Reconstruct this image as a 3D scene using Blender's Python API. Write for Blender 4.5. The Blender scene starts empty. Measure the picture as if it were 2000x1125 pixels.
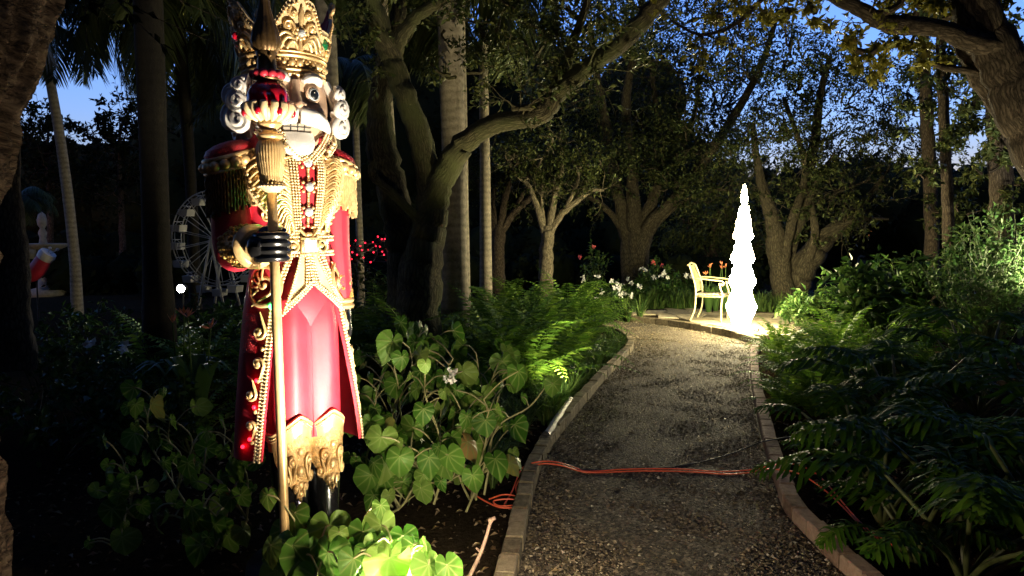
import bpy, math, random
import numpy as np
from math import sin, cos, tan, atan, pi, radians
from mathutils import Vector, Matrix, Euler

scene = bpy.context.scene
COL = scene.collection
rng = np.random.default_rng(11)
R = random.Random(5)

# ------------------------------------------------------------------ camera
PITCH = radians(4.57)
CAM_Z = 1.6
FPX = 1400.0
cam_data = bpy.data.cameras.new("camera")
cam_data.sensor_width = 36.0
cam_data.lens = 36.0 * FPX / 2000.0
cam_data.clip_start = 0.05
cam_data.clip_end = 500.0
cam = bpy.data.objects.new("camera", cam_data)
cam.location = (0, 0, CAM_Z)
cam.rotation_euler = (pi / 2 - PITCH, 0, 0)
COL.objects.link(cam)
scene.camera = cam

# ------------------------------------------------------------------ world: deep dusk sky
world = bpy.data.worlds.new("World")
scene.world = world
world.use_nodes = True
wt = world.node_tree
bg = wt.nodes["Background"]
sky = wt.nodes.new("ShaderNodeTexSky")
sky.sky_type = 'NISHITA'
sky.sun_disc = False
sky.sun_elevation = radians(2.0)
sky.sun_rotation = radians(195)
sky.ozone_density = 4.0
sky.dust_density = 0.6
tint = wt.nodes.new("ShaderNodeMix"); tint.data_type = 'RGBA'; tint.blend_type = 'MULTIPLY'
tint.inputs[0].default_value = 1.0
tint.inputs[7].default_value = (2.4, 1.55, 1.9, 1)
wt.links.new(sky.outputs[0], tint.inputs[6])
wt.links.new(tint.outputs[2], bg.inputs[0])
SKY_STRENGTH = 0.10
bg.inputs[1].default_value = SKY_STRENGTH

# ------------------------------------------------------------------ exposure / render
scene.view_settings.view_transform = 'Standard'
scene.view_settings.look = 'None'
scene.view_settings.exposure = 2.2
scene.view_settings.gamma = 1.0
scene.render.engine = 'CYCLES'
cy = scene.cycles
cy.use_denoising = True
cy.max_bounces = 5
cy.diffuse_bounces = 2
cy.glossy_bounces = 3
cy.transmission_bounces = 3
cy.transparent_max_bounces = 6
cy.sample_clamp_indirect = 4.0
cy.caustics_reflective = False
cy.caustics_refractive = False

# light powers (lamps themselves are linked with their fixtures below)
P_NEAR = 22.0         # small flood at the foot of the statue
P_LEAF = 26.0         # point light added to brighten the leaves around it
P_FLOOD = 132.0        # garden flood in front of the statue
P_TREE = 34.0          # emission strength of the light tree
P_WHEEL = 0.22        # bare lamp in front of the ferris wheel
P_GLADE = 130.0        # flood among the shrubs on the right
P_FLOWER = 3.5        # small spot between the white flowers
P_SPILL = 13.0         # glow spilling sideways from that flood
P_LIMB = 95.0         # up-light under the leaning oak on the right
P_FERN = 34.0         # spot added at the light bar to brighten the ferns
P_CANOPY = 100.0       # spot added over the light bar, aimed up at the oak limb

# ------------------------------------------------------------------ pixel helpers (2000 x 1125 photo)
CP, SP = cos(PITCH), sin(PITCH)
def W(px, py, Y):
    """world point seen at a photo pixel, at ground distance Y ahead"""
    u = (px - 1000) / FPX; v = (562.5 - py) / FPX
    d = np.array([u, CP + v * SP, v * CP - SP])
    return np.array([0, 0, CAM_Z]) + d * (Y / d[1])
def G(px, py, z=0.0):
    u = (px - 1000) / FPX; v = (562.5 - py) / FPX
    d = np.array([u, CP + v * SP, v * CP - SP])
    return np.array([0, 0, CAM_Z]) + d * ((z - CAM_Z) / d[2])
def MPP(Y):
    return Y / FPX

# ------------------------------------------------------------------ mesh builder
class MB:
    def __init__(self):
        self.v = []; self.f = []; self.uv = []; self.c = []; self.n = 0
    def add(self, verts, faces, uv=None, col=None):
        verts = np.asarray(verts, float).reshape(-1, 3)
        if isinstance(faces, np.ndarray):
            faces = [faces]
        else:
            by = {}
            for f in faces: by.setdefault(len(f), []).append(f)
            faces = [np.array(x, int) for x in by.values()]
        for f in faces:
            if len(f): self.f.append(f + self.n)
        self.v.append(verts)
        self.uv.append(np.zeros((len(verts), 2)) if uv is None else np.asarray(uv, float))
        self.c.append(np.zeros(len(verts)) if col is None else np.asarray(col, float))
        self.n += len(verts)
        return self
    def mesh(self, name, m, smooth=True):
        v = np.concatenate(self.v); uv = np.concatenate(self.uv); c = np.concatenate(self.c)
        me = bpy.data.meshes.new(name)
        li = np.concatenate([f.ravel() for f in self.f]).astype(np.int32)
        lt = np.concatenate([np.full(len(f), f.shape[1]) for f in self.f]).astype(np.int32)
        ls = np.concatenate([[0], np.cumsum(lt)[:-1]]).astype(np.int32)
        me.vertices.add(len(v)); me.vertices.foreach_set("co", v.astype(np.float32).ravel())
        me.loops.add(len(li)); me.loops.foreach_set("vertex_index", li)
        me.polygons.add(len(lt)); me.polygons.foreach_set("loop_start", ls)
        me.polygons.foreach_set("use_smooth", np.full(len(lt), smooth))
        me.update(calc_edges=True)
        me.validate()
        ul = me.uv_layers.new(name="UVMap")
        li2 = np.zeros(len(me.loops), np.int32); me.loops.foreach_get("vertex_index", li2)
        ul.data.foreach_set("uv", uv[li2].astype(np.float32).ravel())
        if c.any():
            a = me.attributes.new("vein", 'FLOAT', 'POINT'); a.data.foreach_set("value", c.astype(np.float32))
        me.materials.append(m)
        return me
    def build(self, name, m, parent=None, smooth=True):
        o = bpy.data.objects.new(name, self.mesh(name, m, smooth))
        COL.objects.link(o)
        if parent is not None: o.parent = parent
        return o
    # ---- shapes
    def grid(self, P, closed_u=False, flip=False, uv=None, col=None):
        """P[nv, nu, 3]"""
        P = np.asarray(P, float); nv, nu = P.shape[:2]
        i = np.arange(nv - 1)[:, None]; j = np.arange(nu if closed_u else nu - 1)[None, :]
        j2 = (j + 1) % nu
        q = np.stack([i * nu + j, i * nu + j2, (i + 1) * nu + j2, (i + 1) * nu + j], -1).reshape(-1, 4)
        if flip: q = q[:, ::-1]
        return self.add(P.reshape(-1, 3), q, None if uv is None else np.asarray(uv).reshape(-1, 2),
                        None if col is None else np.asarray(col).ravel())
    def shell(self, fn, us, vs, thick):
        """fn(u, v, off) -> point; a sheet with real thickness"""
        A = np.array([[fn(u, v, 0) for u in us] for v in vs]); B = np.array([[fn(u, v, -thick) for u in us] for v in vs])
        self.grid(A); self.grid(B, flip=True)
        for e, fl in ((np.stack([A[0], B[0]]), True), (np.stack([A[-1], B[-1]]), False),
                      (np.stack([A[:, 0], B[:, 0]]), False), (np.stack([A[:, -1], B[:, -1]]), True)):
            self.grid(e, flip=fl)
        return self
    def tube(self, pts, rad, n=8, cap=True, flat=1.0, rough=0.0, vs=1.0):
        P = np.asarray(pts, float); m = len(P)
        rad = np.broadcast_to(np.asarray(rad, float), (m,))
        T = np.gradient(P, axis=0); T /= np.linalg.norm(T, axis=1)[:, None] + 1e-9
        ref = np.array([0, 0, 1.0]) if abs(T[0][2]) < 0.9 else np.array([0, 1.0, 0])
        N = np.zeros_like(P); nrm = np.cross(T[0], ref); nrm /= np.linalg.norm(nrm) + 1e-9
        for i in range(m):
            nrm = nrm - T[i] * nrm.dot(T[i]); nrm /= np.linalg.norm(nrm) + 1e-9; N[i] = nrm
        Bn = np.cross(T, N)
        a = np.linspace(0, 2 * pi, n + 1)
        L = np.concatenate([[0], np.cumsum(np.linalg.norm(np.diff(P, axis=0), axis=1))])
        rr = rad[:, None] * np.ones((1, n + 1))
        if rough:
            k = 1 + rough * (0.5 * np.sin(3 * a[None] + L[:, None] * 2.1) + 0.35 * np.sin(5 * a[None] - L[:, None] * 5.3 + 1)
                             + 0.3 * np.sin(2 * a[None] + L[:, None] * 9.1))
            rr = rr * k
        S = P[:, None] + rr[..., None] * (np.cos(a)[None, :, None] * N[:, None] + flat * np.sin(a)[None, :, None] * Bn[:, None])
        uv = np.stack([np.broadcast_to(a / (2 * pi), (m, n + 1)) * np.mean(rad) * 2 * pi, np.broadcast_to(L[:, None], (m, n + 1)) * vs], -1)
        self.grid(S, uv=uv)
        if cap:
            for k, fl in ((0, True), (m - 1, False)):
                if rad[k] < 1e-4: continue
                ring = S[k][:-1]
                self.add(np.vstack([ring, P[k]]), [((i + 1) % n, i, n) if fl else (i, (i + 1) % n, n) for i in range(n)])
        return self
    def ball(self, c, r, n=8, m=5, sq=(1, 1, 1)):
        th = np.linspace(0, pi, m + 1); a = np.linspace(0, 2 * pi, n, endpoint=False)
        S = np.stack([np.sin(th)[:, None] * np.cos(a)[None] * sq[0], np.sin(th)[:, None] * np.sin(a)[None] * sq[1],
                      np.cos(th)[:, None] * np.ones((1, n)) * sq[2]], -1) * r + np.asarray(c)
        return self.grid(S, closed_u=True, flip=True)
    def beads(self, pts, r):
        for p in pts: self.ball(p, r, 7, 4)
        return self
    def lathe(self, prof, c=(0, 0, 0), n=32, ell=1.0, rip=None):
        """prof: [(r, z)...] bottom to top"""
        a = np.linspace(0, 2 * pi, n, endpoint=False); c = np.asarray(c, float)
        S = []
        for r, z in prof:
            k = 1 if rip is None else 1 + rip(a, z)
            S.append(np.stack([r * np.cos(a) * k, r * np.sin(a) * ell * k, np.full(n, z)], -1) + c)
        return self.grid(np.array(S), closed_u=True)
    def box(self, c, s, rot=None):
        x, y, z = np.asarray(s, float) / 2
        v = np.array([(-x, -y, -z), (x, -y, -z), (x, y, -z), (-x, y, -z), (-x, -y, z), (x, -y, z), (x, y, z), (-x, y, z)])
        if rot is not None: v = v @ np.array(Euler(rot).to_matrix()).T
        return self.add(v + np.asarray(c), np.array([(3, 2, 1, 0), (4, 5, 6, 7), (0, 1, 5, 4), (1, 2, 6, 5), (2, 3, 7, 6), (3, 0, 4, 7)]))

def spline(pts, k=6):
    """Catmull-Rom through rows of any width"""
    P = np.asarray(pts, float)
    if len(P) < 3:
        t = np.linspace(0, 1, k + 1)[:, None]; return P[0] * (1 - t) + P[-1] * t
    Q = np.vstack([2 * P[0] - P[1], P, 2 * P[-1] - P[-2]]); out = []
    for i in range(1, len(Q) - 2):
        for s in range(k):
            t = s / k
            out.append(0.5 * ((2 * Q[i]) + (-Q[i - 1] + Q[i + 1]) * t + (2 * Q[i - 1] - 5 * Q[i] + 4 * Q[i + 1] - Q[i + 2]) * t * t
                              + (-Q[i - 1] + 3 * Q[i] - 3 * Q[i + 1] + Q[i + 2]) * t ** 3))
    out.append(P[-1]); return np.array(out)
def along(pts, step):
    """evenly spaced points along a polyline"""
    P = np.asarray(pts, float); L = np.concatenate([[0], np.cumsum(np.linalg.norm(np.diff(P, axis=0), axis=1))])
    n = max(2, int(L[-1] / step) + 1); s = np.linspace(0, L[-1], n)
    return np.stack([np.interp(s, L, P[:, i]) for i in range(P.shape[1])], -1)

# ------------------------------------------------------------------ tagging
def tag(o, label, cat, group=None, kind=None):
    o["label"] = label; o["category"] = cat
    if group: o["group"] = group
    if kind: o["kind"] = kind
    return o
def setting(o, kind='structure'):
    o["kind"] = kind; return o
def thing(name, label, cat, loc=(0, 0, 0), rz=0.0, group=None):
    o = bpy.data.objects.new(name, None); COL.objects.link(o)
    o.empty_display_size = 0.1
    o.location = loc; o.rotation_euler = (0, 0, rz)
    return tag(o, label, cat, group)
def dup(root, loc, rz, scale=1.0, label=None, tilt=(0, 0)):
    r = root.copy(); COL.objects.link(r)
    r.location = loc; r.rotation_euler = (tilt[0], tilt[1], rz); r.scale = (scale,) * 3
    if label: r["label"] = label
    for ch in list(root.children):
        c = ch.copy(); COL.objects.link(c); c.parent = r
    return r

# ------------------------------------------------------------------ materials
class NT:
    def __init__(self, name):
        self.m = bpy.data.materials.new(name); self.m.use_nodes = True
        self.t = self.m.node_tree; self.b = self.t.nodes["Principled BSDF"]; self.out = self.t.nodes["Material Output"]
    def n(self, typ, **kw):
        x = self.t.nodes.new(typ)
        for k, v in kw.items(): setattr(x, k, v)
        return x
    def l(self, a, b): self.t.links.new(a, b)
    def ramp(self, fac, stops):
        r = self.n("ShaderNodeValToRGB"); e = r.color_ramp.elements
        while len(e) < len(stops): e.new(0.5)
        for i, (p, c) in enumerate(stops):
            e[i].position = p; e[i].color = (*c, 1)
        self.l(fac, r.inputs[0]); return r.outputs[0]
    def noise(self, scale, vec=None, detail=4, rough=0.6):
        x = self.n("ShaderNodeTexNoise"); x.inputs["Scale"].default_value = scale
        x.inputs["Detail"].default_value = detail; x.inputs["Roughness"].default_value = rough
        self.l(vec if vec is not None else self.obj(), x.inputs["Vector"]); return x.outputs[0]
    def obj(self):
        if not hasattr(self, "_tc"): self._tc = self.n("ShaderNodeTexCoord")
        return self._tc.outputs["Object"]
    def uv(self):
        self.obj(); return self._tc.outputs["UV"]
    def mapped(self, vec, s):
        mp = self.n("ShaderNodeMapping"); mp.inputs["Scale"].default_value = s; self.l(vec, mp.inputs[0]); return mp.outputs[0]
    def bump(self, h, strength=0.5, dist=0.01):
        b = self.n("ShaderNodeBump"); b.inputs["Strength"].default_value = strength; b.inputs["Distance"].default_value = dist
        self.l(h, b.inputs["Height"]); self.l(b.outputs[0], self.b.inputs["Normal"]); return b
    def math(self, op, a, b):
        x = self.n("ShaderNodeMath", operation=op)
        for i, s in enumerate((a, b)):
            if isinstance(s, (int, float)): x.inputs[i].default_value = s
            else: self.l(s, x.inputs[i])
        return x.outputs[0]
    def set(self, **kw):
        for k, v in kw.items(): self.b.inputs[k].default_value = v

def solid(name, c, rough=0.5, metal=0.0, var=0.25, scale=9.0, bump=0.0, bscale=60.0, spec=None, coat=0.0, dist=0.004):
    k = NT(name); k.set(Roughness=rough, Metallic=metal)
    d = tuple(x * (1 - var) for x in c); e = tuple(min(1, x * (1 + var * 0.6)) for x in c)
    k.l(k.ramp(k.noise(scale), [(0.3, d), (0.7, e)]), k.b.inputs["Base Color"])
    if spec is not None: k.b.inputs["Specular IOR Level"].default_value = spec
    if coat: k.b.inputs["Coat Weight"].default_value = coat; k.b.inputs["Coat Roughness"].default_value = 0.12
    if bump: k.bump(k.noise(bscale, detail=3), bump, dist)
    return k.m

def emit(name, c, s):
    k = NT(name); k.set(Roughness=0.4); k.b.inputs["Base Color"].default_value = (*c, 1)
    k.b.inputs["Emission Color"].default_value = (*c, 1); k.b.inputs["Emission Strength"].default_value = s
    return k.m

def leaf_mat(name, dark, mid, light, transl=0.35, rough=0.42, vein=None, dead=None, spec=0.3):
    k = NT(name); k.set(Roughness=rough); k.b.inputs["Specular IOR Level"].default_value = spec
    g = k.n("ShaderNodeNewGeometry")
    st = [(0.0, dark), (0.5, mid), (0.93, light)]
    if dead: st.append((0.985, dead))
    k.b.inputs["Specular Tint"].default_value = (.75, 1, .55, 1)
    colr = k.ramp(g.outputs["Random Per Island"], st)
    if vein is not None:
        at = k.n("ShaderNodeAttribute", attribute_name="vein")
        mx = k.n("ShaderNodeMix", data_type='RGBA')
        k.l(at.outputs["Fac"], mx.inputs[0]); k.l(colr, mx.inputs[6]); mx.inputs[7].default_value = (*vein, 1)
        colr = mx.outputs[2]
        k.bump(k.math('ADD', k.math('MULTIPLY', at.outputs["Fac"], -1.0), k.math('MULTIPLY', k.noise(70), 0.5)), 0.5, 0.004)
    k.l(colr, k.b.inputs["Base Color"])
    tr = k.n("ShaderNodeBsdfTranslucent"); k.l(colr, tr.inputs[0])
    mix = k.n("ShaderNodeMixShader"); mix.inputs[0].default_value = transl
    k.l(k.b.outputs[0], mix.inputs[1]); k.l(tr.outputs[0], mix.inputs[2]); k.l(mix.outputs[0], k.out.inputs[0])
    return k.m

def bark_mat(name, c1, c2, c3, scale=9.0, stretch=0.28, strength=0.9, dist=0.03, moss=None):
    k = NT(name); k.set(Roughness=0.9); k.b.inputs["Specular IOR Level"].default_value = 0.2
    v = k.mapped(k.uv(), (scale, scale * stretch, 1))
    wob = k.noise(3.0, v, 3)
    ad = k.n("ShaderNodeVectorMath", operation='ADD'); k.l(v, ad.inputs[0])
    sc = k.n("ShaderNodeVectorMath", operation='SCALE'); sc.inputs[3].default_value = 0.55; k.l(wob, sc.inputs[0]); k.l(sc.outputs[0], ad.inputs[1])
    vo = k.n("ShaderNodeTexVoronoi", feature='DISTANCE_TO_EDGE'); vo.inputs["Scale"].default_value = 1.6; k.l(ad.outputs[0], vo.inputs["Vector"])
    fine = k.noise(7.0, v, 6, 0.7)
    h = k.math('ADD', k.math('MULTIPLY', k.math('MINIMUM', vo.outputs[0], 0.3), 1.3), k.math('MULTIPLY', fine, 1.0))
    colr = k.ramp(h, [(0.40, c1), (0.66, c2), (1.0, c3)])
    big = k.noise(1.3, k.obj(), 4)
    if moss:
        mx = k.n("ShaderNodeMix", data_type='RGBA'); k.l(k.ramp(big, [(0.45, (0, 0, 0)), (0.62, (1, 1, 1))]), mx.inputs[0])
        k.l(colr, mx.inputs[6]); mx.inputs[7].default_value = (*moss, 1); colr = mx.outputs[2]
    k.l(colr, k.b.inputs["Base Color"]); k.bump(h, strength, dist)
    return k.m

def palm_mat(name, c1, c2):
    k = NT(name); k.set(Roughness=0.85); k.b.inputs["Specular IOR Level"].default_value = 0.2
    v = k.mapped(k.uv(), (6, 6, 1))
    rings = k.n("ShaderNodeTexWave", wave_type='BANDS', bands_direction='Y'); rings.inputs["Scale"].default_value = 0.55
    rings.inputs["Distortion"].default_value = 2.2; rings.inputs["Detail"].default_value = 3; rings.inputs["Detail Scale"].default_value = 1.5
    k.l(v, rings.inputs["Vector"])
    blot = k.noise(2.2, k.obj(), 6, 0.7); fine = k.noise(28, k.obj(), 5, 0.75)
    h = k.math('ADD', k.math('MULTIPLY', rings.outputs[1], 0.12), k.math('ADD', k.math('MULTIPLY', blot, 0.75), k.math('MULTIPLY', fine, 0.75)))
    k.l(k.ramp(h, [(0.5, c1), (1.05, c2)]), k.b.inputs["Base Color"]); k.bump(h, 0.7, 0.012)
    return k.m

M = {}
M['gold'] = solid('gold', (0.80, 0.55, 0.25), 0.34, 0.4, 0.3, 14, 0.25, 120)
M['gold_soft'] = solid('gold_soft', (0.84, 0.64, 0.36), 0.42, 0.15, 0.25, 14, 0.3, 40)
M['gold_sequin'] = solid('gold_sequin', (0.72, 0.42, 0.12), 0.3, 0.6, 0.5, 90, 1.0, 150, dist=0.012)
M['bead'] = solid('bead', (0.88, 0.68, 0.38), 0.28, 0.25, 0.15, 20)
M['red_paint'] = solid('red_paint', (0.50, 0.022, 0.045), 0.54, 0, 0.28, 7, 0.18, 70, coat=0.05)
M['red_velvet'] = solid('red_velvet', (0.42, 0.015, 0.028), 0.6, 0, 0.25, 12, 0.25, 160)
M['red_glitter'] = solid('red_glitter', (0.48, 0.01, 0.02), 0.28, 0.35, 0.6, 160, 1.0, 240, dist=0.01)
M['black_gloss'] = solid('black_gloss', (0.012, 0.012, 0.013), 0.22, 0, 0.4, 10, 0.15, 50, coat=0.4)
M['white_paint'] = solid('white_paint', (0.66, 0.63, 0.58), 0.45, 0, 0.08, 8, 0.12, 40)
M['skin'] = solid('skin', (0.58, 0.39, 0.26), 0.42, 0, 0.12, 9)
M['iris'] = solid('iris', (0.006, 0.008, 0.012), 0.35, 0, 0.2, 30)
M['crystal'] = solid('crystal', (0.72, 0.76, 0.82), 0.12, 0.35, 0.5, 60, 0.8, 90)
M['green_gem'] = solid('green_gem', (0.01, 0.22, 0.07), 0.1, 0.2, 0.3, 50, coat=0.8)
M['red_gem'] = solid('red_gem', (0.55, 0.01, 0.03), 0.12, 0.1, 0.3, 50, coat=0.8)
M['shaded_gold'] = solid('shaded_gold', (0.17, 0.10, 0.04), 0.4, 0.7, 0.4, 14, 0.3, 90)  # gold darkened to carry the shade on left fringe, staff neck and finial
M['led_red'] = emit('led_red', (1, 0.012, 0.03), 1.6)
M['led_green'] = emit('led_green', (0.06, 1, 0.22), 3)
M['black_plastic'] = solid('black_plastic', (0.02, 0.02, 0.02), 0.5, 0, 0.4, 30)
M['steel'] = solid('steel', (0.42, 0.41, 0.34), 0.6, 0.15, 0.2, 30)
M['white_metal'] = solid('white_metal', (0.42, 0.42, 0.40), 0.4, 0.1, 0.1, 8)
M['cream_metal'] = solid('cream_metal', (0.46, 0.40, 0.20), 0.42, 0, 0.22, 22, 0.2, 70)
M['weathered'] = solid('weathered', (0.36, 0.30, 0.20), 0.7, 0, 0.5, 40, 0.4, 60)
M['orange_cable'] = solid('orange_cable', (0.75, 0.12, 0.05), 0.42, 0, 0.15, 30)
M['black_cable'] = solid('black_cable', (0.02, 0.02, 0.02), 0.5, 0, 0.2, 30)
M['stone'] = solid('stone', (0.26, 0.24, 0.18), 0.85, 0, 0.35, 10, 0.4, 30)
M['twig'] = solid('twig', (0.42, 0.28, 0.20), 0.7, 0, 0.4, 40, 0.4, 60)
M['petal_white'] = solid('petal_white', (0.78, 0.78, 0.70), 0.5, 0, 0.06)
M['petal_pink'] = solid('petal_pink', (0.75, 0.13, 0.12), 0.5, 0, 0.2)
M['petal_orange'] = solid('petal_orange', (0.75, 0.25, 0.10), 0.5, 0, 0.2)
M['stem'] = solid('stem', (0.09, 0.11, 0.035), 0.5, 0, 0.4, 12)
M['stem_pale'] = solid('stem_pale', (0.36, 0.34, 0.15), 0.5, 0, 0.4, 12)
M['begonia'] = leaf_mat('begonia_leaf', (0.04, 0.12, 0.012), (0.085, 0.19, 0.025), (0.19, 0.28, 0.055), 0.38, 0.4, (0.24, 0.33, 0.09), (0.36, 0.24, 0.08))
M['fern'] = leaf_mat('fern_leaf', (0.055, 0.13, 0.014), (0.10, 0.21, 0.022), (0.19, 0.31, 0.04), 0.35, 0.5)
M['philo'] = leaf_mat('philodendron_leaf', (0.022, 0.06, 0.005), (0.036, 0.088, 0.007), (0.062, 0.125, 0.012), 0.25, 0.5, spec=0.05)
M['grass'] = leaf_mat('grass_blade', (0.035, 0.075, 0.018), (0.055, 0.11, 0.025), (0.11, 0.16, 0.04), 0.25, 0.42)
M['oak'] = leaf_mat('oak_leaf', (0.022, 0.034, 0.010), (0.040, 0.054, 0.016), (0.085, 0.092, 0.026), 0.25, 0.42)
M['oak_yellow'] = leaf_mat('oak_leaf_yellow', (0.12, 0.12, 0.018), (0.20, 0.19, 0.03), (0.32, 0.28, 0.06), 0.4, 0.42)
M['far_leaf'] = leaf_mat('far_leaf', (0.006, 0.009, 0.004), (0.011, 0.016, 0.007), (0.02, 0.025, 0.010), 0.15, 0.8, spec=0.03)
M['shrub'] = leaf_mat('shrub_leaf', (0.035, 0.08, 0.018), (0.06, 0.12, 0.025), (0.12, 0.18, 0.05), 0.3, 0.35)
M['palm_leaf'] = leaf_mat('palm_leaf', (0.025, 0.04, 0.012), (0.045, 0.06, 0.018), (0.08, 0.09, 0.03), 0.25, 0.45)
M['dead_leaf'] = leaf_mat('dead_leaf', (0.07, 0.04, 0.018), (0.16, 0.10, 0.05), (0.36, 0.28, 0.17), 0.1, 0.6)
M['bark_shaded'] = bark_mat('bark_shaded', (0.010, 0.008, 0.005), (0.045, 0.038, 0.022), (0.10, 0.088, 0.05), 26, 0.22, 1.0, 0.02)  # oak bark darkened for the weak light on the back oaks
M['bark'] = bark_mat('bark_oak', (0.014, 0.011, 0.006), (0.06, 0.052, 0.027), (0.13, 0.115, 0.06), 26, 0.22, 1.0, 0.02, (0.075, 0.085, 0.03))
M['bark_rough'] = bark_mat('bark_rough', (0.012, 0.007, 0.004), (0.12, 0.08, 0.05), (0.26, 0.19, 0.125), 8, 1.9, 1.0, 0.05)
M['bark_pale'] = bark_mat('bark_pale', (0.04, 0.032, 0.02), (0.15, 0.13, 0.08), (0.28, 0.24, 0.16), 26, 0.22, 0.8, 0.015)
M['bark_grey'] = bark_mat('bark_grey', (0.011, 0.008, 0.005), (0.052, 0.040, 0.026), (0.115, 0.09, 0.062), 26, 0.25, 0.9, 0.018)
M['palm_trunk'] = palm_mat('palm_trunk', (0.07, 0.058, 0.038), (0.36, 0.32, 0.23))
M['palm_shaded'] = palm_mat('palm_trunk_shaded', (0.005, 0.0045, 0.003), (0.018, 0.015, 0.010))  # trunk colour darkened so these palms look unlit
M['dark_wood'] = solid('dark_wood', (0.022, 0.015, 0.009), 0.6, 0, 0.4, 14, 0.3, 40)
M['shrub_dimmed'] = leaf_mat('shrub_dimmed_leaf', (0.015, 0.04, 0.008), (0.028, 0.065, 0.012), (0.06, 0.10, 0.022), 0.25, 0.4, spec=.25)  # shrub leaf darkened in colour to stand for shade
M['gold_deep'] = solid('gold_deep', (0.72, 0.46, 0.18), 0.4, 0.3, 0.6, 60, 1.0, 110, dist=0.008)
M['path_leaf'] = leaf_mat('path_leaf', (0.10, 0.065, 0.03), (0.26, 0.19, 0.10), (0.55, 0.47, 0.30), 0.1, 0.6)
M['oak_shaded'] = leaf_mat('oak_leaf_shaded', (0.013, 0.021, 0.007), (0.026, 0.036, 0.011), (0.058, 0.064, 0.02), 0.25, 0.45, spec=.25)  # oak leaf darkened so the back crowns look dimly lit
M['teeth'] = solid('teeth', (0.34, 0.29, 0.23), 0.5, 0, 0.1)  # teeth greyed in colour to stand for shadow in the mouth

# ================================================================== ground, path, kerbs, patio
def hermite_edge(px):
    P = np.array([G(x, y, 0.0)[:2] for x, y in px]); return P
LEFT_PX = [(985, 1250), (1012, 1125), (1032, 1020), (1052, 930), (1082, 868), (1130, 805), (1180, 745), (1222, 700), (1238, 680), (1226, 660), (1190, 645), (1120, 634), (1040, 628)]
RIGHT_PX = [(1790, 1250), (1648, 1125), (1585, 1060), (1532, 1000), (1505, 920), (1486, 850), (1470, 770), (1464, 720), (1466, 690), (1475, 676)]
PATIO_PX = [(1040, 617), (1165, 623), (1235, 630), (1300, 637), (1380, 650), (1440, 664), (1475, 676)]
LE = spline([np.r_[G(x, y)[:2], 0] for x, y in LEFT_PX], 8)[:, :2]
RE = spline([np.r_[G(x, y)[:2], 0] for x, y in RIGHT_PX], 8)[:, :2]
PE = spline([np.r_[G(x, y)[:2], 0] for x, y in PATIO_PX], 8)[:, :2]

def ground_mat():
    k = NT('soil'); k.set(Roughness=1.0); k.b.inputs["Specular IOR Level"].default_value = 0.0
    n = k.noise(30, None, 8, 0.75)
    k.l(k.ramp(n, [(0.3, (0.012, 0.009, 0.006)), (0.6, (0.04, 0.03, 0.018)), (0.8, (0.10, 0.075, 0.045))]), k.b.inputs["Base Color"])
    k.bump(n, 1.0, 0.03); return k.m
def gravel_mat():
    k = NT('gravel_bed'); k.set(Roughness=0.9); k.b.inputs["Specular IOR Level"].default_value = 0.25
    vo = k.n("ShaderNodeTexVoronoi"); vo.inputs["Scale"].default_value = 60; k.l(k.obj(), vo.inputs["Vector"])
    v2 = k.n("ShaderNodeTexVoronoi"); v2.inputs["Scale"].default_value = 130; k.l(k.obj(), v2.inputs["Vector"])
    big = k.math('ADD', k.math('MULTIPLY', k.noise(1.1, None, 5), .35), k.math('MULTIPLY', k.noise(17, None, 3, .7), .75))
    c = k.ramp(k.math('ADD', k.math('MULTIPLY', vo.outputs["Color"], 0.6), k.math('MULTIPLY', big, 0.55)), [(0.34, (0.018, 0.014, 0.009)), (0.6, (0.085, 0.069, 0.045)), (0.8, (0.22, 0.185, 0.125)), (0.95, (0.44, 0.39, 0.28))])
    k.l(c, k.b.inputs["Base Color"])
    k.bump(k.math('ADD', k.math('MULTIPLY', vo.outputs["Distance"], -1.2), k.math('MULTIPLY', v2.outputs["Distance"], -0.8)), 1.0, 0.02); return k.m
def brick_mat(name, c1, c2, c3):
    k = NT(name); k.set(Roughness=0.9); k.b.inputs["Specular IOR Level"].default_value = 0.2
    g = k.n("ShaderNodeNewGeometry"); n = k.noise(22, None, 7, 0.7); n2 = k.noise(90, None, 4)
    k.l(k.ramp(k.math('ADD', k.math('MULTIPLY', n, 0.8), k.math('MULTIPLY', g.outputs["Random Per Island"], 0.3)), [(0.3, c1), (0.55, c2), (0.8, c3)]), k.b.inputs["Base Color"])
    k.bump(k.math('ADD', n, k.math('MULTIPLY', n2, 0.5)), 0.8, 0.01); return k.m
M['soil'] = ground_mat(); M['gravel_bed'] = gravel_mat()
M['kerb'] = brick_mat('kerb_brick', (0.03, 0.024, 0.014), (0.14, 0.115, 0.07), (0.30, 0.25, 0.16))
M['kerb_red'] = brick_mat('kerb_brick_warm', (0.09, 0.06, 0.04), (0.24, 0.165, 0.115), (0.40, 0.30, 0.22))
M['patio'] = brick_mat('patio_slab', (0.10, 0.085, 0.045), (0.30, 0.26, 0.16), (0.45, 0.40, 0.28))

# soil: one sheet to the horizon, finely divided near the camera
b = MB()
def hz(x, y): return 0.018 * (np.sin(x * 2.3 + 1) * np.cos(y * 1.9) + 0.5 * np.sin(x * 5.1 + y * 4.3)) - 0.035
xs = np.concatenate([[-150, -60, -25], np.linspace(-10, 12, 90), [25, 60, 150]]); ys = np.concatenate([[-60, -15], np.linspace(-3, 22, 100), [30, 60, 220]])
X, Y = np.meshgrid(xs, ys); b.grid(np.stack([X, Y, hz(X, Y)], -1)); setting(b.build('ground', M['soil']))

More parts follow.
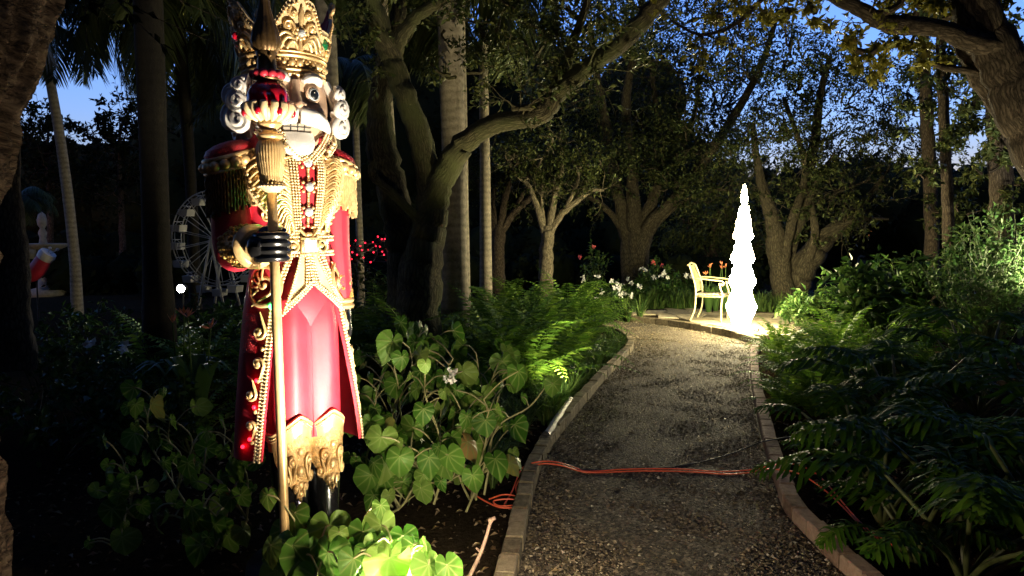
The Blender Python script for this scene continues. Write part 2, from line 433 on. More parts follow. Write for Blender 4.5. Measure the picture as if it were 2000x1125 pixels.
# gravel path, slightly crowned and lumpy
b = MB(); S = np.linspace(0, 1, 26)
def res(P, n):
    L = np.concatenate([[0], np.cumsum(np.linalg.norm(np.diff(P, axis=0), axis=1))]); s = np.linspace(0, L[-1], n)
    return np.stack([np.interp(s, L, P[:, i]) for i in range(P.shape[1])], -1)
i_l = np.argmax(LE[:, 0] - 0.0 * LE[:, 1]); near_l = res(LE[:i_l + 1], 60); near_r = res(RE, 60)
rows = near_l[:, None] * (1 - S)[None, :, None] + near_r[:, None] * S[None, :, None]
far_l = res(LE[i_l:], 30); far_r = res(PE[::-1], 30)
rows2 = far_l[:, None] * (1 - S)[None, :, None] + far_r[:, None] * S[None, :, None]
back = np.stack([rows[0] + np.array([0, -3.0]), rows[0]])
for r_ in (back, rows, rows2):
    Z = 0.004 + 0.012 * np.sin(np.pi * S)[None] + 0.008 * np.sin(r_[..., 0] * 7 + 2 * np.sin(r_[..., 1] * 3)) * np.sin(r_[..., 1] * 5.3)
    b.grid(np.concatenate([r_, Z[..., None]], -1))
setting(b.build('path', M['gravel_bed']))

# kerb bricks set on edge along the path, each slightly out of true
def kerb(P, side, w=0.09, h=0.085, L=0.19, gap=0.008, z0=-0.05, dz=0.0):
    b = MB(); Q = along(np.c_[P, np.zeros(len(P))], L)[:, :2]
    for a, c in zip(Q[:-1], Q[1:]):
        d = c - a; l = np.linalg.norm(d); d /= l; n = np.array([-d[1], d[0]]) * side; m = (a + c) / 2 + n * (w / 2)
        j = R.uniform(-.004, .004); x, y = (l - gap) / 2, w / 2; hh = h + R.uniform(-.006, .006) + dz; e = 0.007
        yaw = math.atan2(d[1], d[0]) + R.uniform(-.02, .02)
        V = []
        for (sx, sy, z) in ((x, y, z0), (x, y, hh - e), (x - e, y - e, hh)):
            V += [(-sx, -sy, z), (sx, -sy, z), (sx, sy, z), (-sx, sy, z)]
        V = np.array(V); V[:, 2] += R.uniform(-.003, .003)
        c_, s_ = cos(yaw), sin(yaw)
        Wd = np.stack([m[0] + V[:, 0] * c_ - V[:, 1] * s_ + n[0] * j, m[1] + V[:, 0] * s_ + V[:, 1] * c_ + n[1] * j, V[:, 2]], -1)
        F = [(8, 9, 10, 11)]
        for k in (0, 4):
            for q in range(4): F.append((k + q, k + (q + 1) % 4, k + 4 + (q + 1) % 4, k + 4 + q))
        b.add(Wd, F)
    return b
setting(kerb(LE, 1).build('kerb', M['kerb'], smooth=False))
setting(kerb(RE, -1).build('kerb', M['kerb_red'], smooth=False))
setting(kerb(PE, 1, w=0.11, h=0.115, L=0.24).build('kerb', M['kerb'], smooth=False))

# round patio behind the kerb
pc = np.array([3.4, 11.7]); b = MB()
front_e = PE + np.array([0.02, 0.10])
ang0 = math.atan2(*(front_e[-1] - pc)[::-1]); ang1 = math.atan2(*(front_e[8] - pc)[::-1])
if ang1 < ang0: ang1 += 2 * pi
r0, r1 = np.linalg.norm(front_e[-1] - pc), np.linalg.norm(front_e[8] - pc)
arc = []
for t in np.linspace(0, 1, 40):
    q = ang0 + (ang1 - ang0) * t; r = r0 + (r1 - r0) * t
    r = max(r, 2.0 if 0.25 < t < 0.75 else r)
    arc.append(pc + np.array([cos(q), sin(q)]) * min(r, 2.6))
outline = np.array(list(front_e[8:]) + arc[1:-1]); hh = .112
n = len(outline); ctr = outline.mean(0)
def inside(p):
    x, y = p; c = False
    for i in range(len(outline)):
        x1, y1 = outline[i]; x2, y2 = outline[i - 1]
        if (y1 > y) != (y2 > y) and x < (x2 - x1) * (y - y1) / (y2 - y1) + x1: c = not c
    return c
b.add([(*p, hh - .022) for p in outline] + [(*p, -.05) for p in outline], [tuple(range(n))] + [(i, i + n, (i + 1) % n + n, (i + 1) % n) for i in range(n)])
setting(b.build('patio', M['soil'], smooth=False))
b = MB()                                                              # irregular flagstones laid on it
gx = np.arange(ctr[0] - 4, ctr[0] + 4, .42); gy = np.arange(ctr[1] - 3, ctr[1] + 3.5, .42)
J = {}
for i in range(len(gx) + 1):
    for j in range(len(gy) + 1): J[i, j] = np.array([gx[0] + i * .42 + (j % 2) * .2 + R.uniform(-.09, .09), gy[0] + j * .42 + R.uniform(-.08, .08)])
for i in range(len(gx)):
    for j in range(len(gy)):
        q = [J[i, j], J[i + 1, j], J[i + 1, j + 1], J[i, j + 1]]; m = sum(q) / 4
        if not (inside(m) or sum(inside(p) for p in q) >= 2): continue
        q = [m + (p - m) * .94 for p in q]
        if not all(inside(p) for p in q):
            q = [p if inside(p) else m + (p - m) * .45 for p in q]
            if not all(inside(p) for p in q): continue
        z = hh - .004 + R.uniform(-.004, .004); e = [m + (p - m) * .93 for p in q]
        b.add([(*p, z - .018) for p in q] + [(*p, z - .003) for p in q] + [(*p, z) for p in e],
              [(8, 9, 10, 11)] + [(k + a, k + (a + 1) % 4, k + 4 + (a + 1) % 4, k + 4 + a) for k in (0, 4) for a in range(4)])
setting(b.build('paving', M['patio'], smooth=False))

# loose stones and fallen leaves on the path
def on_path(n, bias=1.6):
    out = []
    while len(out) < n:
        k = R.random() ** bias; s = R.uniform(.01, .99)
        if R.random() < .8: i = k * 58.9; A = rows
        else: i = k * 28.9; A = rows2
        i0 = int(i); p = A[i0] * (1 - (i - i0)) + A[i0 + 1] * (i - i0); j = s * 25; j0 = min(24, int(j)); out.append(p[j0] * (1 - (j - j0)) + p[j0 + 1] * (j - j0))
    return np.array(out)
def stones(n, r0, r1, seed):
    q = np.random.default_rng(seed); P = on_path(n)
    base = np.array([(1, 0, 0), (-1, 0, 0), (0, 1, 0), (0, -1, 0), (0, 0, 1), (0, 0, -1.0)]); F = np.array([(0, 2, 4), (2, 1, 4), (1, 3, 4), (3, 0, 4), (2, 0, 5), (1, 2, 5), (3, 1, 5), (0, 3, 5)])
    s = r0 + (r1 - r0) * q.random((n, 1, 1)) ** 3; sc = 0.6 + 0.8 * q.random((n, 1, 3)); sc[..., 2] *= .65
    V = base[None] * s * sc + (q.random((n, 6, 3)) - .5) * s * .5
    a = q.random(n) * 6.28; ca, sa = np.cos(a)[:, None], np.sin(a)[:, None]
    X = V[..., 0] * ca - V[..., 1] * sa; Yv = V[..., 0] * sa + V[..., 1] * ca
    V = np.stack([X + P[:, 0:1], Yv + P[:, 1:2], V[..., 2] + .012], -1)
    return MB().add(V.reshape(-1, 3), (F[None] + np.arange(n)[:, None, None] * 6).reshape(-1, 3))
M['pebble'] = leaf_mat('pebble', (0.05, 0.037, 0.022), (0.13, 0.105, 0.068), (0.29, 0.24, 0.16), 0.0, 0.85, None, (0.55, 0.5, 0.38))
setting(stones(34000, .004, .013, 3).build('gravel', M['pebble'], smooth=False), 'stuff')

def leaves(mb, P, D_, N_, L, w=.42, fold=.12, droop=.15):
    """one folded four-point leaf per row"""
    n = len(P); L = np.broadcast_to(np.asarray(L, float), (n,))[:, None]
    D_ = D_ / (np.linalg.norm(D_, axis=1)[:, None] + 1e-9); S_ = np.cross(D_, N_); S_ /= np.linalg.norm(S_, axis=1)[:, None] + 1e-9; U = np.cross(S_, D_)
    a = P; l = P + D_ * L * .45 + S_ * L * w * .5 + U * L * fold; r = P + D_ * L * .45 - S_ * L * w * .5 + U * L * fold; t = P + D_ * L - U * L * droop
    V = np.stack([a, r, t, l], 1).reshape(-1, 3); i = np.arange(n)[:, None] * 4
    mb.add(V, np.concatenate([i + np.array([[0, 1, 2]]), i + np.array([[0, 2, 3]])])); return mb
P = on_path(1700, .95); P = np.c_[P, np.full(len(P), .024)]
b = MB(); q = np.random.default_rng(5); a = q.random(len(P)) * 6.28
leaves(b, P, np.stack([np.cos(a), np.sin(a), .15 * (q.random(len(P)) - .3)], -1), np.tile([0, 0, 1.0], (len(P), 1)) + .4 * (q.random((len(P), 3)) - .5), (.014 + .045 * q.random(len(P)) ** 2.5), .42, .10, .1)
setting(b.build('fallen_leaves', M['path_leaf']), 'stuff')

# ================================================================== nutcracker statue (local frame: front -y, its left +x)
ST_Y = 3.3
st_base = W(590, 1100, ST_Y); st_base[2] = 0.0
ST_M = Matrix.Translation(Vector(st_base)) @ Matrix.Rotation(radians(-0.7), 4, 'Y') @ Matrix.Rotation(radians(45), 4, 'Z')
def D(a): return radians(a)

statue = thing('nutcracker_statue', 'tall nutcracker king statue in red coat, gold filigree and crown, gripping a staff', 'statue')
statue.matrix_world = ST_M

# ---- pedestal
b = MB(); b.lathe([(0.0, -0.05), (0.25, -0.05), (0.255, 0.0), (0.25, 0.045), (0.235, 0.06), (0.0, 0.062)], n=40)
b.build('pedestal', M['dark_wood'], statue)

# ---- body surfaces
TZ = [1.34, 1.44, 1.54, 1.66, 1.78, 1.87, 1.93, 1.97, 2.0]
TX = [0.185, 0.175, 0.165, 0.190, 0.220, 0.235, 0.215, 0.150, 0.09]
TY = [0.160, 0.150, 0.140, 0.150, 0.165, 0.165, 0.150, 0.120, 0.08]
def torso(a, z, off=0.0):
    rx = np.interp(z, TZ, TX) + off; ry = np.interp(z, TZ, TY) + off
    return np.array([rx * sin(a), -ry * cos(a), z])
SZ = [0.55, 0.62, 0.80, 1.05, 1.25, 1.40, 1.52]
SX = [0.288, 0.284, 0.272, 0.246, 0.220, 0.190, 0.172]
SY = [0.290, 0.285, 0.265, 0.230, 0.200, 0.170, 0.148]
def skirt(a, z, off=0.0):
    rx = np.interp(z, SZ, SX) + off; ry = np.interp(z, SZ, SY) + off
    fold = 0.010 * sin(7 * a) * np.clip((1.45 - z) / 0.8, 0, 1)
    return np.array([(rx + fold) * sin(a), -(ry + fold) * cos(a), z])
def open_a(z):
    return D(np.interp(z, [0.6, 0.8, 1.05, 1.25, 1.4, 1.52], [62, 57, 50, 44, 33, 17]))

b = MB(); A = np.linspace(-pi, pi, 57)
b.grid([[torso(a, z) for a in A] for z in np.linspace(1.36, 2.0, 26)])
coat = b.build('coat', M['red_paint'], statue)
b = MB(); b.shell(lambda u, z, o: skirt(open_a(z) + u * (2 * pi - 2 * open_a(z)), z, o), np.linspace(0, 1, 60), np.linspace(0.6, 1.53, 26), 0.014)
tail = b.build('coat_tail', M['red_paint'], statue)

def edge_rows(b, side, offs, z0=0.602, z1=1.52, r=0.0075, lift=0.006):
    for da in offs:
        P = [skirt(side * (open_a(z) + da), z, lift) for z in np.linspace(z0, z1, 90)]
        b.beads(along(P, r * 2.05), r)
b = MB(); edge_rows(b, -1, (D(1.5), D(6.5))); edge_rows(b, 1, (D(1.5), D(6.0)))
for s in (-1, 1):
    P = [skirt(s * (open_a(z) + D(4)), z, 0.004) for z in np.linspace(0.603, 1.5, 50)]; b.tube(P, 0.006, 6)
b.build('coat_trim', M['bead'], tail)

# ---- scroll helper on any surface fn(a, z, off)
def scroll(b, fn, a0, z0, s, turns=1.35, rot=0.0, flip=1, r=0.008, off=0.008, tail_len=1.6):
    """S-shaped volute: centre (a0,z0), size s in metres"""
    t = np.linspace(0, 1, 34); rad = s * (0.10 + 0.9 * t ** 1.25); ang = rot + flip * t * turns * 2 * pi
    u = rad * np.cos(ang); w = rad * np.sin(ang)
    du, dw = u[-1] - u[-2], w[-1] - w[-2]; L = math.hypot(du, dw)
    k = np.linspace(0, 1, 9)[1:]
    u = np.concatenate([u, u[-1] + k * tail_len * s * du / L]); w = np.concatenate([w, w[-1] + k * tail_len * s * dw / L])
    R0 = np.linalg.norm(fn(a0, z0, 0)[:2])
    P = [fn(a0 + x / R0, z0 + y, off) for x, y in zip(u, w)]
    rr = r * np.concatenate([np.linspace(1.3, 1.0, 34), np.linspace(1.0, 0.35, 8)])
    b.tube(P, rr, 6); b.ball(P[0], r * 1.7, 7, 4)

# ---- trousers : two full legs that meet in a crease
def trouser(u, z, o=0):
    s = -1 if u < 0 else 1
    a = (abs(u) * 2 - 1) * pi
    k = np.interp(z, [0.62, 0.8, 1.1, 1.3, 1.42], [0.080, 0.084, 0.092, 0.098, 0.085])
    cx = np.interp(z, [0.62, 1.2, 1.42], [0.080, 0.078, 0.06])
    return np.array([s * cx + k * sin(a) * (0.98), -0.075 - (k * 1.1) * cos(a), z])
def slab(a, z):
    w = np.interp(z, [0.64, 0.9, 1.2, 1.32, 1.42], [0.168, 0.168, 0.166, 0.145, 0.11]); d = np.interp(z, [0.64, 0.9, 1.2, 1.3, 1.42], [0.088, 0.094, 0.095, 0.078, 0.06])
    c, q = sin(a), cos(a); x = w * abs(c) ** 0.62 * (1 if c > 0 else -1); y = d * abs(q) ** 0.55 * (1 if q > 0 else -1)
    if q > 0: y += 0.016 * abs(math.sin(pi * x / w)) ** 0.8 - 0.010 + 0.010 * math.exp(-((abs(x) - w * .55) / .035) ** 2) * np.clip((z - .7) / .3, 0, 1)
    return np.array([x, -0.075 - y, z])
b = MB(); b.grid([[slab(a, z) for a in np.linspace(-pi, pi, 73)] for z in np.linspace(0.665, 1.42, 22)])
# raised facet under the gold points and a crease rib
b.add([(-0.11, -0.160, 1.29), (0.11, -0.160, 1.29), (0, -0.186, 1.235), (0, -0.158, 1.165), (0, -0.150, 1.37)], [(0, 2, 4), (2, 1, 4), (0, 3, 2), (3, 1, 2)])
b.tube([(0, -0.158, z) for z in np.linspace(0.67, 1.19, 9)], 0.0035, 6)
b.build('trousers', M['red_paint'], statue)

# ---- boots
for s in (-1, 1):
    cx, cy0 = 0.081 * s, -0.075
    def boot(a, z, o=0.0, cx=cx):
        r = np.interp(z, [0.05, 0.14, 0.25, 0.42, 0.62, 0.8], [0.080, 0.064, 0.066, 0.078, 0.092, 0.100]) + o
        return np.array([cx + r * sin(a), cy0 - r * 1.08 * cos(a), z])
    top = lambda a: 0.695 + 0.085 * max(0.0, 1 - abs(a) / 1.25)
    b = MB(); b.shell(lambda a, t, o: boot(a, 0.05 + t * (top(a) - 0.05), o), np.linspace(-pi, pi, 37), np.linspace(0, 1, 22), 0.006)
    # foot: one rounded loft from heel to toe
    ring = []
    for y, w, h in ((0.045, 0.02, 0.04), (0.035, 0.055, 0.085), (0.0, 0.068, 0.125), (-0.06, 0.07, 0.14), (-0.13, 0.07, 0.115), (-0.2, 0.076, 0.095), (-0.26, 0.068, 0.075), (-0.295, 0.035, 0.05), (-0.302, 0.006, 0.035)):
        ring.append([(cx + w * cos(q), cy0 + y + 0.02, 0.062 + h * max(0, sin(q)) ** 0.7 - 0.002 * (sin(q) < 0)) for q in np.linspace(0, 2 * pi, 18, endpoint=False)])
    b.grid(ring, closed_u=True, flip=True)
    bo = b.build('boot', M['black_gloss'], statue)
    g = MB()
    for zc in (0.70,):
        P = [boot(a, top(a) + 0.001, 0.004) for a in np.linspace(-pi, pi, 60)]; g.tube(P, 0.009, 7)
        P = [boot(a, top(a) - 0.028, 0.004) for a in np.linspace(-pi, pi, 60)]; g.tube(P, 0.005, 6)
        g.beads(along([boot(a, top(a) - 0.016, 0.006) for a in np.linspace(-1.7, 1.7, 60)], 0.011), 0.0052)
    g.shell(lambda a, t, o: boot(a, top(a) - 0.075 + t * 0.06, o + 0.007), np.linspace(-1.6, 1.6, 26), np.linspace(0, 1, 4), 0.004)
    for m in (-1, 1):
        scroll(g, boot, D(24 * m), 0.575, 0.036, rot=pi / 2, flip=m, r=0.0075, off=.012)
        scroll(g, boot, D(36 * m), 0.50, 0.032, rot=-pi / 2, flip=-m, r=0.007, off=.012)
        scroll(g, boot, D(15 * m), 0.452, 0.022, rot=pi / 2, flip=m, r=0.0065, off=.011)
    for z, r in ((0.62, 0.016), (0.53, 0.02), (0.465, 0.014), (0.425, 0.012), (0.398, 0.009)):
        g.ball(boot(0, z, 0.006), r, 9, 6, (1, 0.7, 1.25))
    for z in np.linspace(0.42, 0.63, 13):
        for m in (-1, 1): g.ball(boot(D(m * (10 + 5 * sin(z * 60))), z, 0.004), 0.0062, 6, 4)
    g.build('boot_filigree', M['gold'], bo)
    g = MB()
    g.shell(lambda u, z, o: boot(D(u * np.interp(z, [.40, .44, .50, .57, .72], [5, 22, 44, 70, 80])), z, .005 + o), np.linspace(-1, 1, 18), np.linspace(.405, .705, 24), .004)
    g.build('boot_plate', M['gold_deep'], bo)
    g = MB(); P = [boot(a, 0.20 + 0.03 * cos(a), 0.007) for a in np.linspace(-pi, pi, 40)]
    g.tube(P, 0.019, 8); g.build('ankle_band', M['gold'], bo)

# ---- chest: two gold filigree lapels, red placket, crystal buttons
def lap_out(z): return D(np.interp(z, [1.545, 1.62, 1.72, 1.82, 1.90, 1.95], [13, 36, 60, 74, 80, 66]))
def lap_in(z): return D(np.interp(z, [1.545, 1.7, 1.9, 1.95], [9, 10.5, 12, 14]))
for s in (-1, 1):
    b = MB(); b.shell(lambda u, z, o, s=s: torso(s * (lap_in(z) + u * (lap_out(z) - lap_in(z))), z, 0.012 + o + 0.008 * sin(pi * u)),
                      np.linspace(0, 1, 16) if s > 0 else np.linspace(1, 0, 16), np.linspace(1.548, 1.955, 26), 0.01)
    lp = b.build('lapel', M['gold_sequin'], statue)
    g = MB()
    zz = np.linspace(1.55, 1.95, 60)
    for da in (0, 3.1, 6.2): g.beads(along([torso(s * (lap_in(z) + D(da)), z, 0.022) for z in zz], 0.0125), 0.0062)
    g.beads(along([torso(s * (lap_out(z) - D(4)), z, 0.021) for z in zz], 0.0165), 0.008)
    g.tube([torso(s * lap_out(z), z, 0.016) for z in zz], 0.009, 7)
    g.tube([torso(s * (lap_in(z) + D(9)), z, 0.021) for z in zz], 0.004, 6)
    g.build('lapel_beads', M['bead'], lp)
    g = MB()
    for k, z0 in enumerate(np.linspace(1.60, 1.90, 11)):              # feather-like plumes
        i, o = lap_in(z0) + D(9.5), lap_out(min(z0, 1.93)) - D(7)
        if o - i < D(4): continue
        for w, q in ((1.0, 0), (0.8, 0.010), (0.6, 0.018)):
            P = [torso(s * (i + (o - i) * t * w), z0 - q + 0.030 * sin(pi * min(t * 1.25, 1)) - 0.022 * t * t, 0.024 + 0.014 * sin(pi * t)) for t in np.linspace(0, 1, 12)]
            g.tube(P, np.linspace(0.0062, 0.0042, 12), 6)
        g.ball(torso(s * (i + (o - i) * 0.86), z0 - 0.028, 0.028), 0.0105, 8, 5)
    scroll(g, torso, s * D(40), 1.885, 0.03, rot=0, flip=s, off=0.03, r=0.007)
    scroll(g, torso, s * D(27), 1.93, 0.022, rot=pi, flip=-s, off=0.03, r=0.006)
    g.build('plume_relief', M['gold'], lp)
b = MB(); b.shell(lambda a, z, o: torso(a, z, 0.009 + o), np.linspace(D(-9), D(9), 7), np.linspace(1.55, 1.93, 12), 0.006)
plk = b.build('placket', M['red_velvet'], statue)
g = MB()
for z in (1.895, 1.79, 1.68, 1.595):
    for k in range(8):
        q = k * pi / 4; g.ball(torso(D(9.5 * cos(q)) * 0.9, z + 0.027 * sin(q), 0.02), 0.0085, 7, 4)
    for dz in (0.036, 0.05, -0.036, -0.05): g.ball(torso(0, z + dz, 0.018), 0.0065, 7, 4, (1, 1, 1.5))
g.build('button_rosette', M['gold'], plk)
for z in (1.895, 1.79, 1.68):
    g = MB(); c = torso(0, z, 0.028); g.ball(c, 0.021, 10, 6, (1, 0.6, 1)); g.build('crystal_button', M['crystal'], plk, smooth=False)

# ---- belt
b = MB(); b.shell(lambda a, z, o: torso(a, z, 0.018 + o), np.linspace(-pi, pi, 49), np.linspace(1.500, 1.562, 4), 0.012)
belt = b.build('belt', M['black_gloss'], statue)
g = MB()
for z, r in ((1.505, 0.0075), (1.557, 0.0075), (1.573, 0.006), (1.490, 0.006)):
    g.beads(along([torso(a, z, 0.026) for a in np.linspace(-pi, pi, 120)], r * 2.1), r)
g.build('belt_beads', M['bead'], belt)
g = MB()
for dx, dz, sx, sz in ((0, 0.034, 0.084, 0.012), (0, -0.034, 0.084, 0.012), (0.036, 0, 0.012, 0.058), (-0.036, 0, 0.012, 0.058)):
    g.box((dx, -0.176, 1.531 + dz), (sx, 0.016, sz))
for s in (-1, 1):
    P = [torso(s * D(22) + D(8) * cos(q), 1.531 + 0.025 * sin(q), 0.028) for q in np.linspace(0, 2 * pi, 30)]
    g.tube(P, 0.007, 6); g.beads(along([torso(s * D(22) + D(11) * cos(q), 1.531 + 0.033 * sin(q), 0.024) for q in np.linspace(0, 2 * pi, 30)], 0.012), 0.0055)
    g.ball(torso(s * D(20), 1.531, 0.026), 0.016, 8, 5, (1, 0.5, 0.8))
    P = [torso(s * D(2 + 10 * t), 1.565 + 0.04 * t, 0.03) for t in np.linspace(0, 1, 6)]; g.tube(P, np.linspace(0.012, 0.006, 6), 6)
g.ball((0, -0.172, 1.582), 0.014, 8, 5, (1.6, 0.7, 0.8))
bk = g.build('buckle', M['gold'], belt)
g = MB(); g.box((0, -0.178, 1.531), (0.06, 0.014, 0.056)); g.build('buckle_crystal', M['crystal'], bk, smooth=False)

# ---- gold vest points below the belt
def front(a, z, off=0.0):
    t = np.clip((1.5 - z) / 0.28, 0, 1); rx = 0.172 + 0.060 * t + off; ry = 0.158 + 0.060 * t + off
    return np.array([rx * sin(a), -ry * max(cos(a), 0.0) ** 0.6, z])
for s in (-1, 1):
    ci, co = (D(1.5), 1.495), (D(13), 1.495); bi, bo_ = (D(1.0), 1.362), (D(39), 1.238)
    def tab(u, v, o, s=s):
        ai = ci[0] + (bi[0] - ci[0]) * v; zi = ci[1] + (bi[1] - ci[1]) * v
        ao = co[0] + (bo_[0] - co[0]) * v; zo = co[1] + (bo_[1] - co[1]) * v
        return front(s * (ai + (ao - ai) * u), zi + (zo - zi) * u, o)
    us = np.linspace(0, 1, 10) if s < 0 else np.linspace(1, 0, 10)
    b = MB(); b.shell(lambda u, v, o: tab(u, v, o + 0.004), us, np.linspace(0, 1, 14), 0.01)
    tb = b.build('vest_point', M['gold_soft'], statue)
    g = MB(); V = np.linspace(0, 1, 60)
    for u in (0.0, 0.985): g.beads(along([tab(u, v, 0.012) for v in V], 0.0125), 0.0062)
    g.beads(along([tab(0.9, 0.15 + 0.85 * v, 0.010) for v in V], 0.011), 0.005)
    g.beads(along([tab(0.12, 0.1 + 0.9 * v, 0.010) for v in V], 0.0125), 0.006)
    g.beads(along([tab(0.24, 0.1 + 0.8 * v, 0.010) for v in V], 0.0125), 0.006)
    for v, r in ((1.0, 0.0065), (0.935, 0.005), (0.87, 0.0055)): g.beads(along([tab(u, v, 0.011) for u in V], r * 2.05), r)
    g.tube([tab(u, 0.90, 0.008) for u in V], 0.004, 6)
    g.build('point_beads', M['bead'], tb)

# ---- hip medallions, scrolls and lights on the coat tails
for s in (-1, 1):
    a0, z0 = s * D(60), 1.36
    g = MB()
    P = [skirt(a0 + D(22) * cos(q), z0 + 0.085 * sin(q), 0.012) for q in np.linspace(0, 2 * pi, 40)]; g.tube(P, 0.010, 7)
    scroll(g, skirt, a0, z0 + 0.005, 0.05, rot=0, flip=s, r=0.007, off=0.014, turns=1.2)
    for k in range(5):
        q = -0.6 + k * 0.5
        P = [skirt(a0 + s * D(20) * t * cos(q), z0 + 0.078 * t * sin(q), 0.010 + 0.012 * sin(pi * t)) for t in np.linspace(0.35, 1, 6)]; g.tube(P, 0.005, 5)
    for k in range(4):                                                # tall scrolls running down each flap
        zz, da = 1.16 - k * 0.135, D(13 if k % 2 else 17)
        sg = s if k % 2 else -s
        scroll(g, skirt, s * (open_a(zz) + da), zz, 0.034 - 0.003 * k, rot=pi / 2 if k % 2 else -pi / 2, flip=sg, r=0.0085, off=0.009, tail_len=2.2)
        g.ball(skirt(s * (open_a(zz - 0.07) + D(10)), zz - 0.07, 0.008), 0.011, 8, 5)
    g.build('coat_scrolls', M['gold'], tail)
b = MB(); b.shell(lambda u, v, o: skirt(D(-88) + D(26) * u * (1 - v * 0.25), 1.24 - 0.17 * v, 0.006 + o), np.linspace(0, 1, 8), np.linspace(1, 0, 8), 0.008)
b.build('glitter_patch', M['red_glitter'], tail)
for z, da in ((0.955, 12), (0.84, 11), (0.70, 12), (0.665, 18)):
    b = MB(); b.ball(skirt(-(open_a(z) + D(da)), z, 0.014), 0.0085, 8, 5); b.build('red_light', M['led_red'], tail)
for fn, a, z in ((torso, -40, 1.735), (skirt, -47, 1.275)):
    b = MB(); b.ball(fn(D(a), z, 0.055 if fn is torso else 0.03), 0.0125, 8, 5); b.build('green_light', M['led_green'], statue)
# waist scrolls on the red flanks
for s in (-1, 1):
    g = MB()
    for a, z, q, f, k in ((52, 1.66, pi / 2, 1, .035), (44, 1.60, -pi / 2, -1, .03), (66, 1.74, 0, 1, .03)):
        scroll(g, torso, s * D(a), z, k, rot=q, flip=f * s, r=0.007, off=0.008, tail_len=2.4)
    g.build('flank_scroll', M['gold'], coat)

# ---- arms
def lerp(a, b, t): return np.asarray(a) * (1 - t) + np.asarray(b) * t
# its right arm (bent, holding the staff)
SH, EL, WR = np.array([-0.245, 0.01, 1.885]), np.array([-0.262, 0.015, 1.535]), np.array([-0.262, -0.235, 1.535])
b = MB(); b.tube(spline([SH + [0.03, 0, 0.03], SH, lerp(SH, EL, .5) + [-.01, 0, 0], EL, EL + [0.005, -0.03, -0.035], lerp(EL, WR, .45)], 6),
                 np.interp(np.linspace(0, 1, 31), [0, .2, .5, .75, 1], [.07, .082, .083, .078, .068]), 20)
arm = b.build('sleeve', M['red_paint'], statue)
g = MB(); c0, c1 = lerp(EL, WR, .12), lerp(EL, WR, .82)
g.tube([lerp(c0, c1, t) for t in (0, .03, .3, .7, 1)], [.060, .082, .086, .082, .078], 24)
for k in range(150):
    t, q = R.random(), R.random() * 2 * pi
    c = lerp(c0, c1, 0.05 + .9 * t); g.ball(c + 0.086 * np.array([cos(q), 0, sin(q)]), 0.006 + 0.006 * R.random(), 6, 4)
cf = g.build('cuff', M['gold_sequin'], arm)
g = MB(); ax = (c1 - c0) / np.linalg.norm(c1 - c0)
g.tube([c1 - ax * 0.012, c1, c1 + ax * 0.012, c1 + ax * 0.022], [.083, .094, .094, .070], 28); g.build('cuff_ring', M['gold'], cf)
# staff axis in local coordinates
SX0, SY0 = -0.235, -0.308
b = MB()
b.tube(spline([c1 - [0, 0, 0], c1 + ax * .03, WR + [-.01, -.03, 0], WR + [-.012, -.065, 0.0], WR + [-.005, -.085, 0]], 5), np.interp(np.linspace(0, 1, 21), [0, .3, .6, 1], [.055, .056, .060, .045]), 18)
for k in range(4):
    z = 1.578 - k * 0.030; f = (1.0, 1.06, 1.02, 0.9)[k]; r = (.0175, .0185, .0180, .0160)[k]
    P = [(SX0 - .058, SY0 + .035, z), (SX0 - .056, SY0 - .012, z), (SX0 - .030, SY0 - .045, z + .002), (SX0 + .018 * f, SY0 - .046, z), (SX0 + .046 * f, SY0 - .020, z - .002), (SX0 + .042 * f, SY0 + .018, z - .003), (SX0 + .012, SY0 + .034, z - .003)]
    b.tube(spline(P, 4), np.interp(np.linspace(0, 1, 25), [0, .5, .9, 1], [r, r, r * .9, r * .5]), 10)
P = [(SX0 - .035, SY0 + .05, 1.575), (SX0 - .01, SY0 + .05, 1.60), (SX0 + .025, SY0 + .02, 1.602), (SX0 + .03, SY0 - .02, 1.598), (SX0 + .012, SY0 - .038, 1.594)]
b.tube(spline(P, 4), np.interp(np.linspace(0, 1, 17), [0, .8, 1], [.021, .017, .008]), 10)
b.build('glove', M['black_gloss'], arm)
# its left arm (hanging)
SL, E2, W2 = np.array([0.225, 0.0, 1.885]), np.array([0.237, 0.01, 1.55]), np.array([0.252, 0.0, 1.27])
b = MB(); b.tube(spline([SL + [-.03, 0, .03], SL, lerp(SL, E2, .5), E2, lerp(E2, W2, .6), W2], 6), np.interp(np.linspace(0, 1, 31), [0, .2, .5, 1], [.07, .080, .074, .058]), 20)
arm2 = b.build('sleeve', M['red_paint'], statue)
g = MB(); g.tube([lerp(E2, W2, t) for t in (.42, .46, .75, 1.0)], [.054, .058, .056, .054], 22)
for k in range(90):
    t, q = R.random(), R.random() * 2 * pi
    g.ball(lerp(E2, W2, .48 + .5 * t) + 0.055 * np.array([cos(q), sin(q), 0]), 0.007 + 0.008 * R.random(), 7, 4)
cf2 = g.build('cuff', M['gold_sequin'], arm2)
g = MB()
for z in (1.262, 1.235): g.tube([(0.254 + .050 * cos(q), -.002 + .050 * sin(q), z) for q in np.linspace(0, 2 * pi, 30)], .015, 8)
g.build('cuff_ring', M['gold'], cf2)
b = MB(); b.tube([(0.254, -.002, 1.25), (0.256, -.008, 1.20), (0.257, -.012, 1.15), (0.257, -.012, 1.13)], [.042, .048, .044, .03], 14, flat=0.7)
for k in range(4):
    y = -.052 + k * .024; L = (.075, .09, .088, .07)[k]
    b.tube(spline([(0.262, y, 1.15), (0.267, y, 1.15 - L * .5), (0.252, y, 1.15 - L)], 4), [.0125] * 7 + [.011, .007], 8)
b.tube(spline([(0.252, -.05, 1.20), (0.242, -.08, 1.165), (0.237, -.075, 1.12)], 4), [.015] * 7 + [.012, .007], 8)
b.build('glove', M['black_gloss'], arm2)

